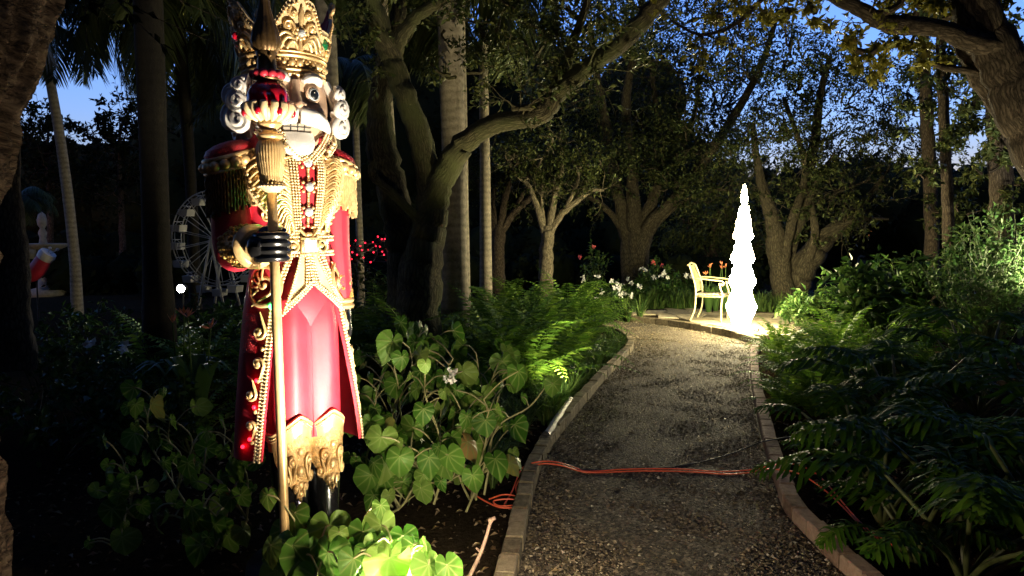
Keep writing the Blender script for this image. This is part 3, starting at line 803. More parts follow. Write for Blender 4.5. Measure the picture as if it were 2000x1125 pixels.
# ---- epaulettes
for s in (-1, 1):
    c = np.array([0.272 * s if s < 0 else 0.255, 0.0, 1.925]); n = 40
    sc = 0.68 if s < 0 else 0.64
    def ell(q, r, z, c=c, s=s, sc=sc): return c + np.array([r * 1.05 * sc * cos(q), r * .95 * sc * sin(q), z - 0.22 * s * r * cos(q)])
    Q = np.linspace(0, 2 * pi, n + 1)
    b = MB(); b.grid([[ell(q, r, z) for q in Q] for r, z in ((.135, .0), (.138, .018), (.125, .038), (.085, .052), (.04, .058), (.001, .06))])
    ep = b.build('epaulette', M['red_glitter'], statue)
    g = MB(); g.tube([ell(q, .138, -.004) for q in Q], .011, 7); g.tube([ell(q, .132, -.058) for q in Q], .009, 7)
    g.grid([[ell(q, .126, z) for q in Q] for z in (-.065, -.005)])
    for k in range(15): g.ball(ell(k * 2 * pi / 15, .140, -.032), .023, 9, 6)
    g.build('epaulette_rim', M['gold'], ep)
    g = MB()
    for k in range(46):
        q = k * 2 * pi / 46; L = .17 + .012 * sin(k * 2.3)
        P = [ell(q, .128 + .006 * sin(t * 26 + k) , -.06 - L * t) for t in np.linspace(0, 1, 12)]
        g.tube(P, np.linspace(.0085, .0075, 12), 6)
    g.build('fringe', M['gold'] if s > 0 else M['shaded_gold'], ep)  # left fringe takes the gold with shade in its colour

# ---- collar
b = MB(); b.shell(lambda a, z, o: np.array([(np.interp(z, [1.94, 2.06], [.20, .165]) + o) * sin(a), -(np.interp(z, [1.94, 2.06], [.165, .155]) + o) * cos(a), z]),
                  np.linspace(D(30), D(330), 36), np.linspace(1.93, 2.06, 6), .012)
cl = b.build('collar', M['red_velvet'], statue)
g = MB()
for s in (-1, 1):
    P = spline([(.150 * s, -.105, 2.075), (.128 * s, -.150, 2.03), (.075 * s, -.180, 1.965), (.012 * s, -.196, 1.905)], 8)
    off = np.array([.0125 * s, .0, -.006])
    for k in (-1, 0, 1): g.beads(along(P + off * k, .0125), .0066)
    P2 = spline([(.19 * s, -.09, 2.02), (.165 * s, -.145, 1.985), (.11 * s, -.185, 1.935)], 8); g.tube(P2, .008, 6)
    for t in np.linspace(.1, .95, 6): g.ball(P2[int(t * (len(P2) - 1))] + [-.012 * s, -.008, .012], .012, 8, 5)
g.build('collar_beads', M['bead'], cl)

# ---- head
HA = D(-13)
def head(a, z, o=0.0):
    r = np.interp(z, [1.93, 1.98, 2.06, 2.14, 2.22, 2.29, 2.32], [.135, .150, .176, .186, .180, .168, .165]) + o
    return np.array([r * sin(a + HA), -r * cos(a + HA), z])
b = MB()
def face_off(a, z):
    d = math.degrees(a); o = 0
    for s in (-1, 1):
        o -= .016 * math.exp(-((d - s * 24) / 13) ** 2 - ((z - 2.19) / .032) ** 2)      # eye sockets
        o += .012 * math.exp(-((d - s * 38) / 14) ** 2 - ((z - 2.125) / .03) ** 2)     # cheeks
    o += .006 * math.exp(-((d) / 30) ** 2 - ((z - 2.245) / .02) ** 2)                  # brow ridge
    return o
AH = np.linspace(-pi, pi, 97)
b.grid([[head(a, z, face_off(a, z)) for a in AH] for z in np.linspace(1.93, 2.32, 40)])
# nose: wedge with flared tip
N = lambda a, r, z: np.array([r * sin(D(a) + HA), -r * cos(D(a) + HA), z])
ringz = [(2.245, 5, .186, .198), (2.215, 5, .184, .206), (2.18, 6, .184, .220), (2.15, 8, .185, .238), (2.132, 9.5, .185, .248), (2.122, 8, .185, .240)]
b.grid([[N(-w, ri, z), N(-w * .55, (ri + ro) / 2 + .008, z), N(0, ro, z), N(w * .55, (ri + ro) / 2 + .008, z), N(w, ri, z)] for z, w, ri, ro in ringz], flip=True)
b.add([N(-8, .185, 2.122), N(0, .240, 2.122), N(8, .185, 2.122), N(0, .18, 2.118)], [(0, 1, 3), (1, 2, 3)])
for s in (-1, 1): b.ball(N(s * 6.5, .207, 2.137), .017, 10, 6, (1, 1, .8))
hd = b.build('head', M['skin'], statue)
for s in (-1, 1):
    c = N(s * 24, .172, 2.190)
    e = MB(); dirv = N(s * 21, 1, 0); side = np.array([-dirv[1], dirv[0], 0])
    e.ball(c, .034, 16, 10, (1, 1, 1)); ey = e.build('eye', M['white_paint'], hd)
    e = MB(); e.tube([c + dirv * .0275, c + dirv * .0325, c + dirv * .0345], [.021, .018, .004], 18); e.build('iris', M['iris'], ey); e = MB(); e.tube([c + dirv * (.0265) + side * .0235 * cos(t) + np.array([0, 0, .0235 * sin(t)]) for t in np.linspace(0, 2 * pi, 26)], .0035, 6); e.build('iris_ring', M['crystal'], ey); e = MB(); e.ball(c + dirv * .0335 - side * .005 + np.array([0, 0, .007]), .0032, 6, 4); e.build('glint', M['white_paint'], ey)
    e = MB(); q = np.linspace(0, 2 * pi, 28)
    e.tube([c + dirv * .017 + side * .034 * cos(t) + np.array([0, 0, .031 * sin(t)]) for t in q], .0055, 6); e.build('eyelid', M['skin'], ey)
    e = MB(); P = spline([N(s * 8, .194, 2.240), N(s * 17, .194, 2.258), N(s * 30, .192, 2.260), N(s * 42, .184, 2.236)], 6)
    e.tube(P, np.interp(np.linspace(0, 1, 19), [0, .3, .8, 1], [.010, .023, .021, .005]), 10, flat=1.0); e.build('eyebrow', M['white_paint'], hd)
# moustache: two sweeping lobes with combed strands
b = MB()
for s in (-1, 1):
    for k in range(15):
        t = k / 14
        P = spline([N(s * (1 + 5 * t), .206, 2.124), N(s * (3 + 16 * t), .226 - .004 * t, 2.112 - .004 * t), N(s * (4 + 32 * t), .224 - .008 * t, 2.090 - .010 * t),
                    N(s * (4.5 + 44 * t), .212 - .008 * t, 2.066 - .022 * t), N(s * (4.5 + 48 * t), .204 - .008 * t, 2.058 - .026 * t)], 5)
        b.tube(P, np.interp(np.linspace(0, 1, 21), [0, .3, .75, 1], [.007, .0115, .0115, .003]), 7)
b.build('moustache', M['white_paint'], hd)
# mouth block with teeth, beard below
b = MB(); b.shell(lambda a, z, o: head(a, z, .018 + o), np.linspace(D(-18), D(18), 12), np.linspace(2.024, 2.060, 5), .012)
mo = b.build('teeth', M['teeth'], hd)
b = MB()
for a in (-9, 0, 9): b.tube([head(D(a), 2.026, .0185), head(D(a), 2.060, .0185)], .0026, 5)
b.tube([head(D(a), 2.046, .0185) for a in np.linspace(-18, 18, 9)], .0022, 5); b.build('tooth_gap', M['black_plastic'], mo)
b = MB()
for k in range(21):
    t = (k - 10) / 10
    P = spline([head(D(19 * t), 2.022, .020), head(D(22 * t), 1.985, .042 - .010 * t * t), head(D(18 * t), 1.945, .056 - .012 * t * t), head(D(8 * t), 1.900 + .016 * abs(t), .046)], 5)
    b.tube(P, np.interp(np.linspace(0, 1, 16), [0, .4, .8, 1], [.008, .011, .009, .002]), 7)
b.build('beard', M['white_paint'], hd)
# hair: swept locks round the back and sides, volutes beside the cheeks
b = MB()
b.shell(lambda a, z, o: head(a, z, .022 + o + .030 * math.sin(pi * np.clip((z - 2.0) / .27, 0, 1)) + .007 * sin(a * 16 + z * 30)), np.linspace(D(66), D(294), 70), np.linspace(2.0, 2.275, 14), .03)
for s in (-1, 1):
    for a, z, r, w in ((66, 2.215, .032, .0125), (67, 2.150, .046, .0165), (70, 2.075, .056, .0195), (92, 2.19, .045, .016), (96, 2.10, .058, .019), (120, 2.15, .055, .018), (126, 2.06, .055, .018)):
        ctr = head(s * D(a), z, .042 + .012 * (a < 80)); nrm = N(s * (a - 40), 1, 0); nrm[2] = 0
        side = np.array([-nrm[1], nrm[0], 0])
        t = np.linspace(0, 1, 30); rr = r * (.12 + .88 * t); q = s * (t * 2.1 * 2 * pi) + pi / 2
        P = ctr + np.outer(rr * np.cos(q), side) + np.outer(rr * np.sin(q), [0, 0, 1]) + np.outer(.024 * (1 - t), nrm)
        b.tube(P, np.linspace(w * .75, w, 30), 8)
b.build('hair', M['white_paint'], hd)

# ---- crown
CA = D(-6)
def peak(a):
    d = abs((math.degrees(a) + 45) % 90 - 45)
    return np.interp(d, [0, 3, 6, 14, 18, 29, 33, 45], [2.632, 2.605, 2.580, 2.570, 2.552, 2.492, 2.480, 2.480])
def crown(a, z, o=0.0):
    r = np.interp(z, [2.27, 2.34, 2.42, 2.50, 2.58, 2.66], [.168, .174, .188, .206, .226, .246]) + o
    return np.array([r * sin(a + CA), -r * cos(a + CA), z])
angs = np.unique(np.concatenate([np.linspace(-180, 180, 97)] + [np.array([0, 3, 6, 14, 18, 29, 33, -3, -6, -14, -18, -29, -33]) + k for k in (-180, -90, 0, 90, 180)]))
angs = np.radians(angs[(angs >= -180) & (angs <= 180)])
b = MB(); b.shell(lambda a, t, o: crown(a, 2.29 + t * (peak(a) - 2.29), o), angs, np.linspace(0, 1, 14), .012)
cr = b.build('crown', M['gold_soft'], statue)
g = MB(); g.shell(lambda a, t, o: crown(a, 2.30 + t * (peak(a) - .012 - 2.30), -.013 + o), angs, np.linspace(0, 1, 6), .004)
g.lathe([(.16, 2.44), (.12, 2.475), (.06, 2.49), (.0, 2.495)], n=30); g.build('crown_lining', M['red_velvet'], cr)
g = MB()
for z, r, o in ((2.272, .012, .004), (2.292, .008, .006), (2.350, .010, .004), (2.366, .006, .004)):
    g.tube([crown(a, z, o) for a in np.linspace(-pi, pi, 72)], r, 8)
for k in range(34):
    a = k * 2 * pi / 34; g.ball(crown(a, 2.322, .004), .0165 if k % 3 == 0 else .011, 8, 5, (1, 1, 1.0 if k % 3 else 1.1))
    g.ball(crown(a + .09, 2.309, .006), .0065, 6, 4); g.ball(crown(a + .09, 2.335, .006), .0065, 6, 4)
g.build('crown_band', M['gold'], cr)
g = MB()
top = [crown(a, peak(a) - .024, .006) for a in angs]; g.beads(along(top, .0165), .0075)
for c0_ in (0, 90, 180, -90):
    c = D(c0_)
    for s in (-1, 1):
        scroll(g, crown, c + s * D(9), 2.515, .020, rot=-pi / 2, flip=s, r=.0065, off=.007)
        scroll(g, crown, c + s * D(15), 2.465, .026, rot=pi / 2, flip=s, r=.0075, off=.007)
        for q in (1.0, .72, .45):
            P = [crown(c + s * D(3 + 32 * q * t), 2.375 + .065 * q * sin(pi * min(1, t * 1.05)) ** .8, .007 + .007 * sin(pi * t)) for t in np.linspace(0, 1, 14)]; g.tube(P, np.linspace(.007, .0085, 14), 6)
        scroll(g, crown, c + s * D(33), 2.395, .022, rot=0, flip=-s, r=.0075, off=.008)
    g.tube([crown(c, z, .008) for z in np.linspace(2.37, 2.42, 4)], [.012, .010, .008, .006], 7)
    g.tube([crown(c, z, .008) for z in np.linspace(2.465, 2.545, 5)], [.006, .010, .012, .009, .004], 7)
    for k in range(8): g.ball(crown(c + .105 * cos(k * pi / 4), 2.44 + .022 * sin(k * pi / 4), .008), .0105, 7, 5)
    for s in (-1, 1): scroll(g, crown, c + s * D(4), 2.615, .016, rot=-pi / 2, flip=s, r=.0075, off=.002)
    g.ball(crown(c, 2.640, 0), .014, 8, 6, (1, 1, 1.6))
g.build('crown_relief', M['gold'], cr)
for k, c in enumerate((0, 90, 180, -90)):
    g = MB(); g.ball(crown(D(c), 2.44, .016), .0165, 10, 6); g.build('crown_jewel', M['crystal'] if c in (0, 180) else M['red_gem'], cr, smooth=False)
    g = MB(); g.ball(crown(D(c + 45), 2.425, .006), .017, 4, 4, (1, 1, 1.5)); g.build('crown_jewel', M['green_gem'] if k % 2 == 0 else M['red_gem'], cr, smooth=False)

# ================================================================== the staff it holds
staff = thing('ceremonial_staff', 'gold staff with red orb and tassel held in the statue\'s black glove', 'staff')
staff.matrix_world = ST_M @ Matrix.Translation(Vector((SX0, SY0, 0)))
b = MB(); b.lathe([(0, .02), (.018, .02), (.0195, .03), (.0195, .7), (.020, 1.2), (.0205, 1.76), (.0, 1.765)], n=20); b.build('pole', M['gold'], staff)
b = MB(); b.lathe([(.020, 1.752), (.045, 1.768), (.052, 1.775), (.050, 1.785), (.0, 1.79)], n=28)
for k in range(24): b.ball((.052 * cos(k * pi / 12), .052 * sin(k * pi / 12), 1.777), .006, 6, 4)
b.build('flange', M['gold_soft'], staff)
b = MB()
for k in range(30):
    q = k * pi / 15
    P = [(r * cos(q), r * sin(q), z) for r, z in ((.030, 1.965), (.046, 1.945), (.052, 1.915), (.048, 1.87), (.040, 1.82), (.039 + .004 * sin(k * 5), 1.795 + .008 * sin(k * 3)))]
    P = spline(P, 4); P = P + np.outer(np.sin(np.linspace(0, 40, len(P))) * .0006, [1, 1, 0]); b.tube(P, .0056, 6)
b.lathe([(.034, 1.80), (.042, 1.86), (.046, 1.915), (.038, 1.95), (.02, 1.966)], n=24)
b.build('tassel', M['gold'], staff)
b = MB(); b.lathe([(.03, 1.962), (.045, 1.966), (.052, 1.976), (.046, 1.986), (.032, 1.992), (.031, 2.006), (.044, 2.016), (.050, 2.024), (.042, 2.034), (.03, 2.036)], n=30)
b.build('ring', M['gold'], staff)
b = MB(); b.lathe([(.03, 2.032), (.050, 2.036), (.072, 2.052), (.082, 2.075), (.080, 2.085), (.06, 2.08)], n=36)
for k in range(14):
    q = k * 2 * pi / 14
    for dq, tp in ((0, 1), ):
        P = [((r + .004) * cos(q + .02), (r + .004) * sin(q + .02), z) for r, z in ((.045, 2.035), (.072, 2.052), (.085, 2.078), (.087, 2.098), (.090, 2.105))]
        b.tube(spline(P, 3), np.interp(np.linspace(0, 1, 13), [0, .5, .9, 1], [.008, .016, .014, .006]), 7)
cup = b.build('leaf_cup', M['gold_soft'], staff)
b = MB()
for k in range(7): q = k * 2 * pi / 7 + .2; b.ball((.094 * cos(q), .094 * sin(q), 2.066), .0125, 8, 5, (1, 1, 1.4))
b.build('cup_gems', M['red_gem'], cup)
b = MB(); b.lathe([(.0, 2.04), (.05, 2.05), (.075, 2.08), (.083, 2.11), (.080, 2.14), (.066, 2.168), (.045, 2.188), (.035, 2.20)], n=36); b.build('orb', M['red_gem'], staff)
b = MB()
for k in range(11): q = k * 2 * pi / 11; b.ball((.052 * cos(q), .052 * sin(q), 2.216), .0185, 10, 7)
b.build('berry_ring', M['red_paint'], staff)
b = MB(); b.lathe([(.036, 2.19), (.060, 2.198), (.058, 2.205), (.045, 2.21), (.038, 2.235), (.036, 2.285), (.042, 2.30), (.040, 2.31)], n=28)
for k in range(6): q = k * pi / 3 + .35; b.ball((.043 * cos(q), .043 * sin(q), 2.287), .0075, 7, 4)
b.build('neck', M['shaded_gold'], staff)
b = MB(); b.lathe([(.038, 2.305), (.052, 2.32), (.057, 2.345), (.050, 2.385), (.034, 2.43), (.022, 2.48), (.016, 2.54), (.014, 2.60), (.018, 2.63), (.004, 2.66)], n=42,
                  rip=lambda a, z: .05 * np.cos(14 * a))
b.build('finial', M['shaded_gold'], staff)  # shade above the orb is put into the finial colour

# ================================================================== low plants
def unit(v): v = np.asarray(v, float); return v / (np.linalg.norm(v, axis=-1, keepdims=True) + 1e-9)

def ribbon(mb, P, w, n_hint=(0, 0, 1), fold=0.0):
    """a leaf-like strip along P with half-widths w"""
    P = np.asarray(P, float); T = unit(np.gradient(P, axis=0)); S_ = unit(np.cross(T, np.asarray(n_hint, float))); U = np.cross(S_, T); w = np.asarray(w)[:, None]
    mb.grid(np.stack([P - S_ * w + U * w * fold, P, P + S_ * w + U * w * fold], 1)); return mb

def fern_mesh(seed, nf=18, L=0.95, name='fern'):
    q = np.random.default_rng(seed); mb = MB()
    for f in range(nf):
        a = f * 2.4 + q.random() * .8; el = radians(38 + 45 * (f / nf)) ; l = L * (.65 + .4 * q.random()); n = 26
        t = np.linspace(0, 1, n); bend = 1.1 + .7 * q.random()
        ang = el - bend * t ** 1.6; ds = l / n
        r = np.cumsum(np.cos(ang)) * ds; z = np.cumsum(np.sin(ang)) * ds; side = .10 * l * (q.random() - .5) * t ** 2
        d = np.array([cos(a), sin(a), 0]); s = np.array([-sin(a), cos(a), 0])
        P = np.outer(r, d) + np.outer(side, s) + np.outer(z, [0, 0, 1]); T = unit(np.gradient(P, axis=0)); N = np.cross(np.tile(s, (n, 1)), T)
        N = -unit(N); N[N[:, 2] < 0] *= 1
        mb.tube(P[::3], np.linspace(.005, .0015, len(P[::3])), 4, cap=False)
        wl = .135 * l * np.sin(np.pi * np.clip(.10 + .88 * t, 0, 1)) ** .7 * (1 - .35 * t)
        for sg in (-1, 1):
            D_ = unit(s * sg + T * .35 + N * (.05 - .25 * q.random((n, 1)))) ; sl = slice(3, n)
            Pp = P[sl] + T[sl] * q.random((n - 3, 1)) * .006
            leaves(mb, Pp, D_[sl], unit(N[sl] + .25 * (q.random((n - 3, 3)) - .5)), wl[sl] * (.85 + .3 * q.random(n - 3)), .30, .02, .14)
    return mb.mesh(name, M['fern'])
FERN = [fern_mesh(s, nf, L) for s, nf, L in ((1, 20, 1.0), (2, 16, .9), (3, 24, 1.05), (4, 14, .75))]
fern_n = [0]
def fern(x, y, sc, label, group, z=-.02):
    o = bpy.data.objects.new('fern', FERN[fern_n[0] % 4]); fern_n[0] += 1; COL.objects.link(o)
    o.location = (x, y, z); o.rotation_euler = (R.uniform(-.1, .1), R.uniform(-.1, .1), R.uniform(0, 6.28)); o.scale = (sc, sc, sc * R.uniform(.95, 1.15))
    return tag(o, label, 'fern', group)
# bank between the oak and the path
for k in range(56):
    y = R.uniform(6.6, 10.8); xl = (1235 - 1000) / FPX * y - .75 if y > 7.8 else (1150 - 1000) / FPX * y - .5
    x = xl - abs(R.gauss(0, 1)) * 1.5
    lit = x > xl - 1.0 and y > 7.6
    fern(x, y, R.uniform(1.0, 1.45), 'bright green sword fern in the bank beside the path bend, lit by the light tree' if lit else 'dim sword fern in the shaded bank around the mossy oak trunk',
         'ferns lit at the path bend' if lit else 'ferns under the mossy oak')
for x, y, sc in ((-3.4, 6.8, 1.1), (-2.8, 7.6, 1.1), (-2.1, 6.2, 1.0), (-2.45, 5.4, .9), (-1.6, 6.9, 1.05), (-3.9, 7.9, 1.1)):
    fern(x, y, sc, 'dark fern in the shadow behind the nutcracker statue', 'ferns behind the statue')
for px, Y, sc in ((1530, 8.9, .8), (1575, 8.2, .9), (1610, 7.2, 1.0), (1560, 7.0, .85), (1640, 8.4, 1.15), (1700, 7.6, 1.15), (1535, 7.9, .7), (1545, 6.3, .75), (1600, 6.1, .9), (1760, 8.4, 1.2), (1660, 6.6, 1.0), (1520, 9.3, .6), (1720, 9.4, 1.3), (1830, 7.6, 1.2), (1900, 8.6, 1.3)):
    fern((px - 1000) / FPX * Y, Y, sc, 'fern in the border on the right of the path, between patio and philodendrons', 'ferns in the right border')

# grass: strappy mondo clumps
def clumps(mb, pts, L, nb, seed, w=.006):
    q = np.random.default_rng(seed)
    n = len(pts) * nb; C = np.repeat(np.asarray(pts, float), nb, 0); a = q.random(n) * 6.283; l = np.repeat(L, nb) * (.55 + .6 * q.random(n)); lean = .25 + .75 * q.random(n)
    d = np.stack([np.cos(a), np.sin(a), np.zeros(n)], -1); s = np.stack([-np.sin(a), np.cos(a), np.zeros(n)], -1); up = np.array([0, 0, 1.0])
    V = []
    for t, ww in ((0, .7), (.35, 1), (.7, .8), (1, .05)):
        r = lean * .75 * t ** 1.5; z = np.sin(np.minimum(t * (1.0 + lean * .9), 2.4)) * .78
        c = C + d * (l * r)[:, None] + up * (l * z)[:, None] + d * .012; V += [c - s * w * ww, c + s * w * ww]
    V = np.stack(V, 1).reshape(-1, 3); i = np.arange(n)[:, None] * 8
    return mb.add(V, np.concatenate([i + np.array([[k, k + 1, k + 3, k + 2]]) for k in (0, 2, 4)]))
pts = []
while len(pts) < 620:
    i = R.uniform(.16, .98) * (len(LE) - 30); p = LE[int(i)]; d = LE[min(int(i) + 2, len(LE) - 1)] - LE[int(i)]; n = np.array([-d[1], d[0]]); n /= np.linalg.norm(n) + 1e-9
    wmax = np.interp(p[1], [4.6, 6, 8, 10, 12], [.22, .7, 1.3, 1.5, .8]); p = p + n * (.13 + wmax * R.random() ** .9)
    if p[1] > 4.35 and not (4.3 < p[1] < 5.8 and np.linalg.norm(p - LE[int(i)]) < .27): pts.append((p[0], p[1], -.03))
b = MB(); clumps(b, pts, np.array([R.uniform(.20, .36) for _ in pts]), 26, 4)
setting(b.build('grass', M['grass']), 'stuff')
pts = []
while len(pts) < 420:
    px, Y = R.uniform(1130, 1365), R.uniform(12.4, 15.2); pts.append(((px - 1000) / FPX * Y, Y, -.02))
pts = [p for p in pts if not inside(p[:2])]
for _ in range(90):
    px, Y = R.uniform(1480, 1640), R.uniform(12.2, 14.5); pts.append(((px - 1000) / FPX * Y, Y, -.02))
pts = [p for p in pts if not inside(p[:2])]
b = MB(); clumps(b, pts, np.array([R.uniform(.3, .62) for _ in pts]), 26, 6, .010)
setting(b.build('grass', M['grass']), 'stuff')

# ---- broad begonia leaf: kidney-heart outline, radiating veins, cupped and ruffled
PH = np.radians(sorted(set(list(range(-180, 181, 6)) + [0, 35, -35, 75, -75, 118, -118, 150, -150])))
RO = np.interp(np.abs(np.degrees(PH)), [0, 8, 20, 45, 90, 130, 158, 172, 180], [1.08, .95, .84, .72, .62, .60, .52, .30, .10])
VA = np.radians([0, 35, -35, 75, -75, 118, -118])
def big_leaf(mb, c, D_, N_, s, q, veins=True, wid=1.0):
    D_ = unit(D_); S_ = unit(np.cross(N_, D_)); U = np.cross(D_, S_); rows_, vv = [], []
    asy, curl = q.normal() * .14, q.uniform(-.1, .6); cup, rip, ph = q.uniform(.02, .60), q.uniform(.01, .035), q.random() * 6
    for f in (.02, .34, .68, 1.0):
        r = RO * f * (1 + .022 * np.sin(PH * 5 + ph) * f); x = r * np.cos(PH); y = r * np.sin(PH) * wid * (1 + asy * np.sign(np.sin(PH))); x = x + asy * .5 * np.abs(y)
        z = -cup * r * r - curl * np.maximum(x, 0) ** 2 + rip * f * f * np.cos(PH * 8 + ph) - .035 * np.exp(-(y / .05) ** 2) * f
        dv = np.min(np.abs(PH[:, None] - VA[None]), 1) * np.maximum(r, .12)
        rows_.append(c + s * (np.outer(x, D_) + np.outer(y, S_) + np.outer(z, U))); vv.append(np.exp(-(dv / (.030 * (1.15 - .6 * f))) ** 2) * (1.0 - .3 * f))
    mb.grid(np.array(rows_), col=np.array(vv))

def begonia(label, base, tips, per, size, seed, group=None, pale=False, spread=.16, flowers=(), flop=None, name='begonia_plant'):
    """several crooked stems from one base, big leaves on petioles"""
    q = np.random.default_rng(seed); base = np.asarray(base, float)
    t = thing(name, label, 'plant', base, 0, group); st, lf = MB(), MB()
    for tip in tips:
        tip = np.asarray(tip, float) - base; k0 = (q.random(3) - .5) * [.12, .12, 0]
        mid = tip * .5 + (q.random(3) - .5) * .34 * np.linalg.norm(tip) * [1, 1, .3]
        P = spline([k0, k0 * .7 + mid * .45, mid + np.array([0, 0, .05]), tip * .85 + (q.random(3) - .5) * .06, tip], 5); st.tube(P, np.linspace(.0075, .0035, len(P)), 6)
        for j in range(per):
            u = 1 - .86 * (j / per) ** .9; p = P[int(u * (len(P) - 1))]; a = q.random() * 6.28
            d = np.array([cos(a), sin(a), .25 + .6 * q.random()]) * spread * (.5 + .8 * q.random()); e = p + d
            st.tube(spline([p, p + d * .5 + [0, 0, .02], e], 3), [.004] * 6 + [.003], 5)
            s = size[0] * .62 + (size[1] - size[0] * .62) * q.random(); out = unit(np.array([d[0], d[1], -.15 - .7 * q.random()]))
            if flop is not None: out = unit(out + np.asarray(flop))
            big_leaf(lf, e, out, unit(q.normal(size=3) * .42 + [.05, -.45, .75]), s, q, wid=q.uniform(.9, 1.15))
    st.build('stem', M['stem_pale'] if pale else M['stem'], t); lf.build('foliage', M['begonia'], t)
    for fx in flowers:
        fl = MB(); c = np.asarray(fx) - base
        for k in range(11):
            p = c + (q.random(3) - .5) * [.07, .05, .07]; leaves(fl, np.tile(p, (4, 1)), q.random((4, 3)) - .5 + [0, -.5, 0], q.random((4, 3)) - .5 + [0, -1, 0], .028, .8, .05, 0)
        fl.build('flower', M['petal_white'], t)
    return t
def WX(px, Y): return (px - 1000) / FPX * Y
# big bush to the right of the statue
begonia('leafy begonia bush at the right side of the statue, carrying one white flower cluster', (WX(840, 4.2), 4.15, 0), [W(x, y, Y) for x, y, Y in ((800, 680, 4.1), (850, 665, 4.3), (770, 720, 4.0), (885, 700, 4.0), (830, 745, 3.8), (905, 740, 4.2))], 14, (.075, .125), 21, 'begonias right of the statue', True, flowers=(W(883, 733, 3.75),))
begonia('large leafed begonia nearest the path, its stems crossing below the bush', (WX(935, 4.3), 4.2, 0), [W(x, y, Y) for x, y, Y in ((930, 690, 4.3), (965, 730, 4.2), (900, 800, 3.8), (985, 700, 4.5), (945, 780, 3.9))], 12, (.075, .12), 22, None, True)
begonia('low begonia with dark drooping leaves behind the statue boots', (WX(760, 3.95), 4.0, 0), [W(x, y, Y) for x, y, Y in ((735, 760, 4.0), (760, 850, 3.7), (800, 880, 3.6), (720, 830, 3.9), (850, 870, 3.7), (890, 920, 3.8))], 10, (.075, .12), 23, None, True)
begonia('single long begonia stem with a bright leaf tuft reaching over the grass', (WX(900, 4.0), 4.0, 0), [W(1066, 755, 4.3)], 5, (.075, .10), 27, None, True, spread=.07)
begonia('upright begonia top rising behind the red coat tail', (WX(730, 4.6), 4.6, 0), [W(x, y, Y) for x, y, Y in ((745, 690, 4.5), (780, 650, 4.6), (825, 640, 4.6))], 8, (.07, .11), 28, None, True)
# sparse stems to the left of the statue
for k, (lab, bx, tips, per) in enumerate((
        ('begonia with three pale leaves high on its stem, left of the staff', (WX(330, 4.1), 4.1, 0), ((280, 790, 4.1), (300, 770, 4.0), (330, 830, 4.0)), 5),
        ('begonia under the red coat tail with one ragged lit leaf', (WX(440, 3.8), 3.8, 0), ((455, 865, 3.8), (400, 900, 3.7), (440, 840, 4.0)), 4),
        ('low begonia with yellowing leaves near the staff foot', (WX(400, 3.5), 3.5, 0), ((430, 970, 3.5), (390, 1000, 3.4), (300, 1000, 3.5), (420, 1060, 3.3)), 3),
        ('dark begonia in the far left shade with barely lit leaves', (WX(230, 3.9), 3.9, 0), ((240, 900, 3.9), (215, 960, 3.7), (270, 960, 3.6), (225, 1070, 3.4)), 4))):
    begonia(lab, bx, [W(*p) for p in tips], per + 4, (.06, .105), 40 + k, None, True, spread=.11)
# bright plants in front of the boots, beside the flood lamp
begonia('glowing begonia leaves around the foot of the staff', (WX(560, 2.95), 2.95, 0), [W(x, y, Y) for x, y, Y in ((565, 1000, 2.9), (600, 1010, 2.95), (540, 1090, 2.85), (615, 1090, 2.85), (575, 1075, 2.8), (640, 1050, 2.85))], 5, (.08, .135), 51, None, True, spread=.08, flop=(.1, -.5, -.1))
begonia('overexposed begonia beside the flood lamp at the bottom edge', (WX(720, 2.95), 2.9, 0), [W(x, y, Y) for x, y, Y in ((712, 1010, 2.95), (690, 1075, 2.85), (765, 1055, 2.85), (800, 1080, 2.8), (730, 1090, 2.75), (660, 1100, 2.7), (620, 1110, 2.7))], 6, (.085, .145), 52, None, True, spread=.09, flop=(.1, -.5, -.1))
begonia('small white-lit begonia sprig at the bottom edge right of the glowing leaves', (WX(820, 2.9), 2.9, 0), [W(x, y, Y) for x, y, Y in ((815, 1075, 2.85), (840, 1100, 2.75), (790, 1110, 2.75))], 4, (.07, .12), 53, None, True, spread=.07, flop=(.2, -.4, 0))

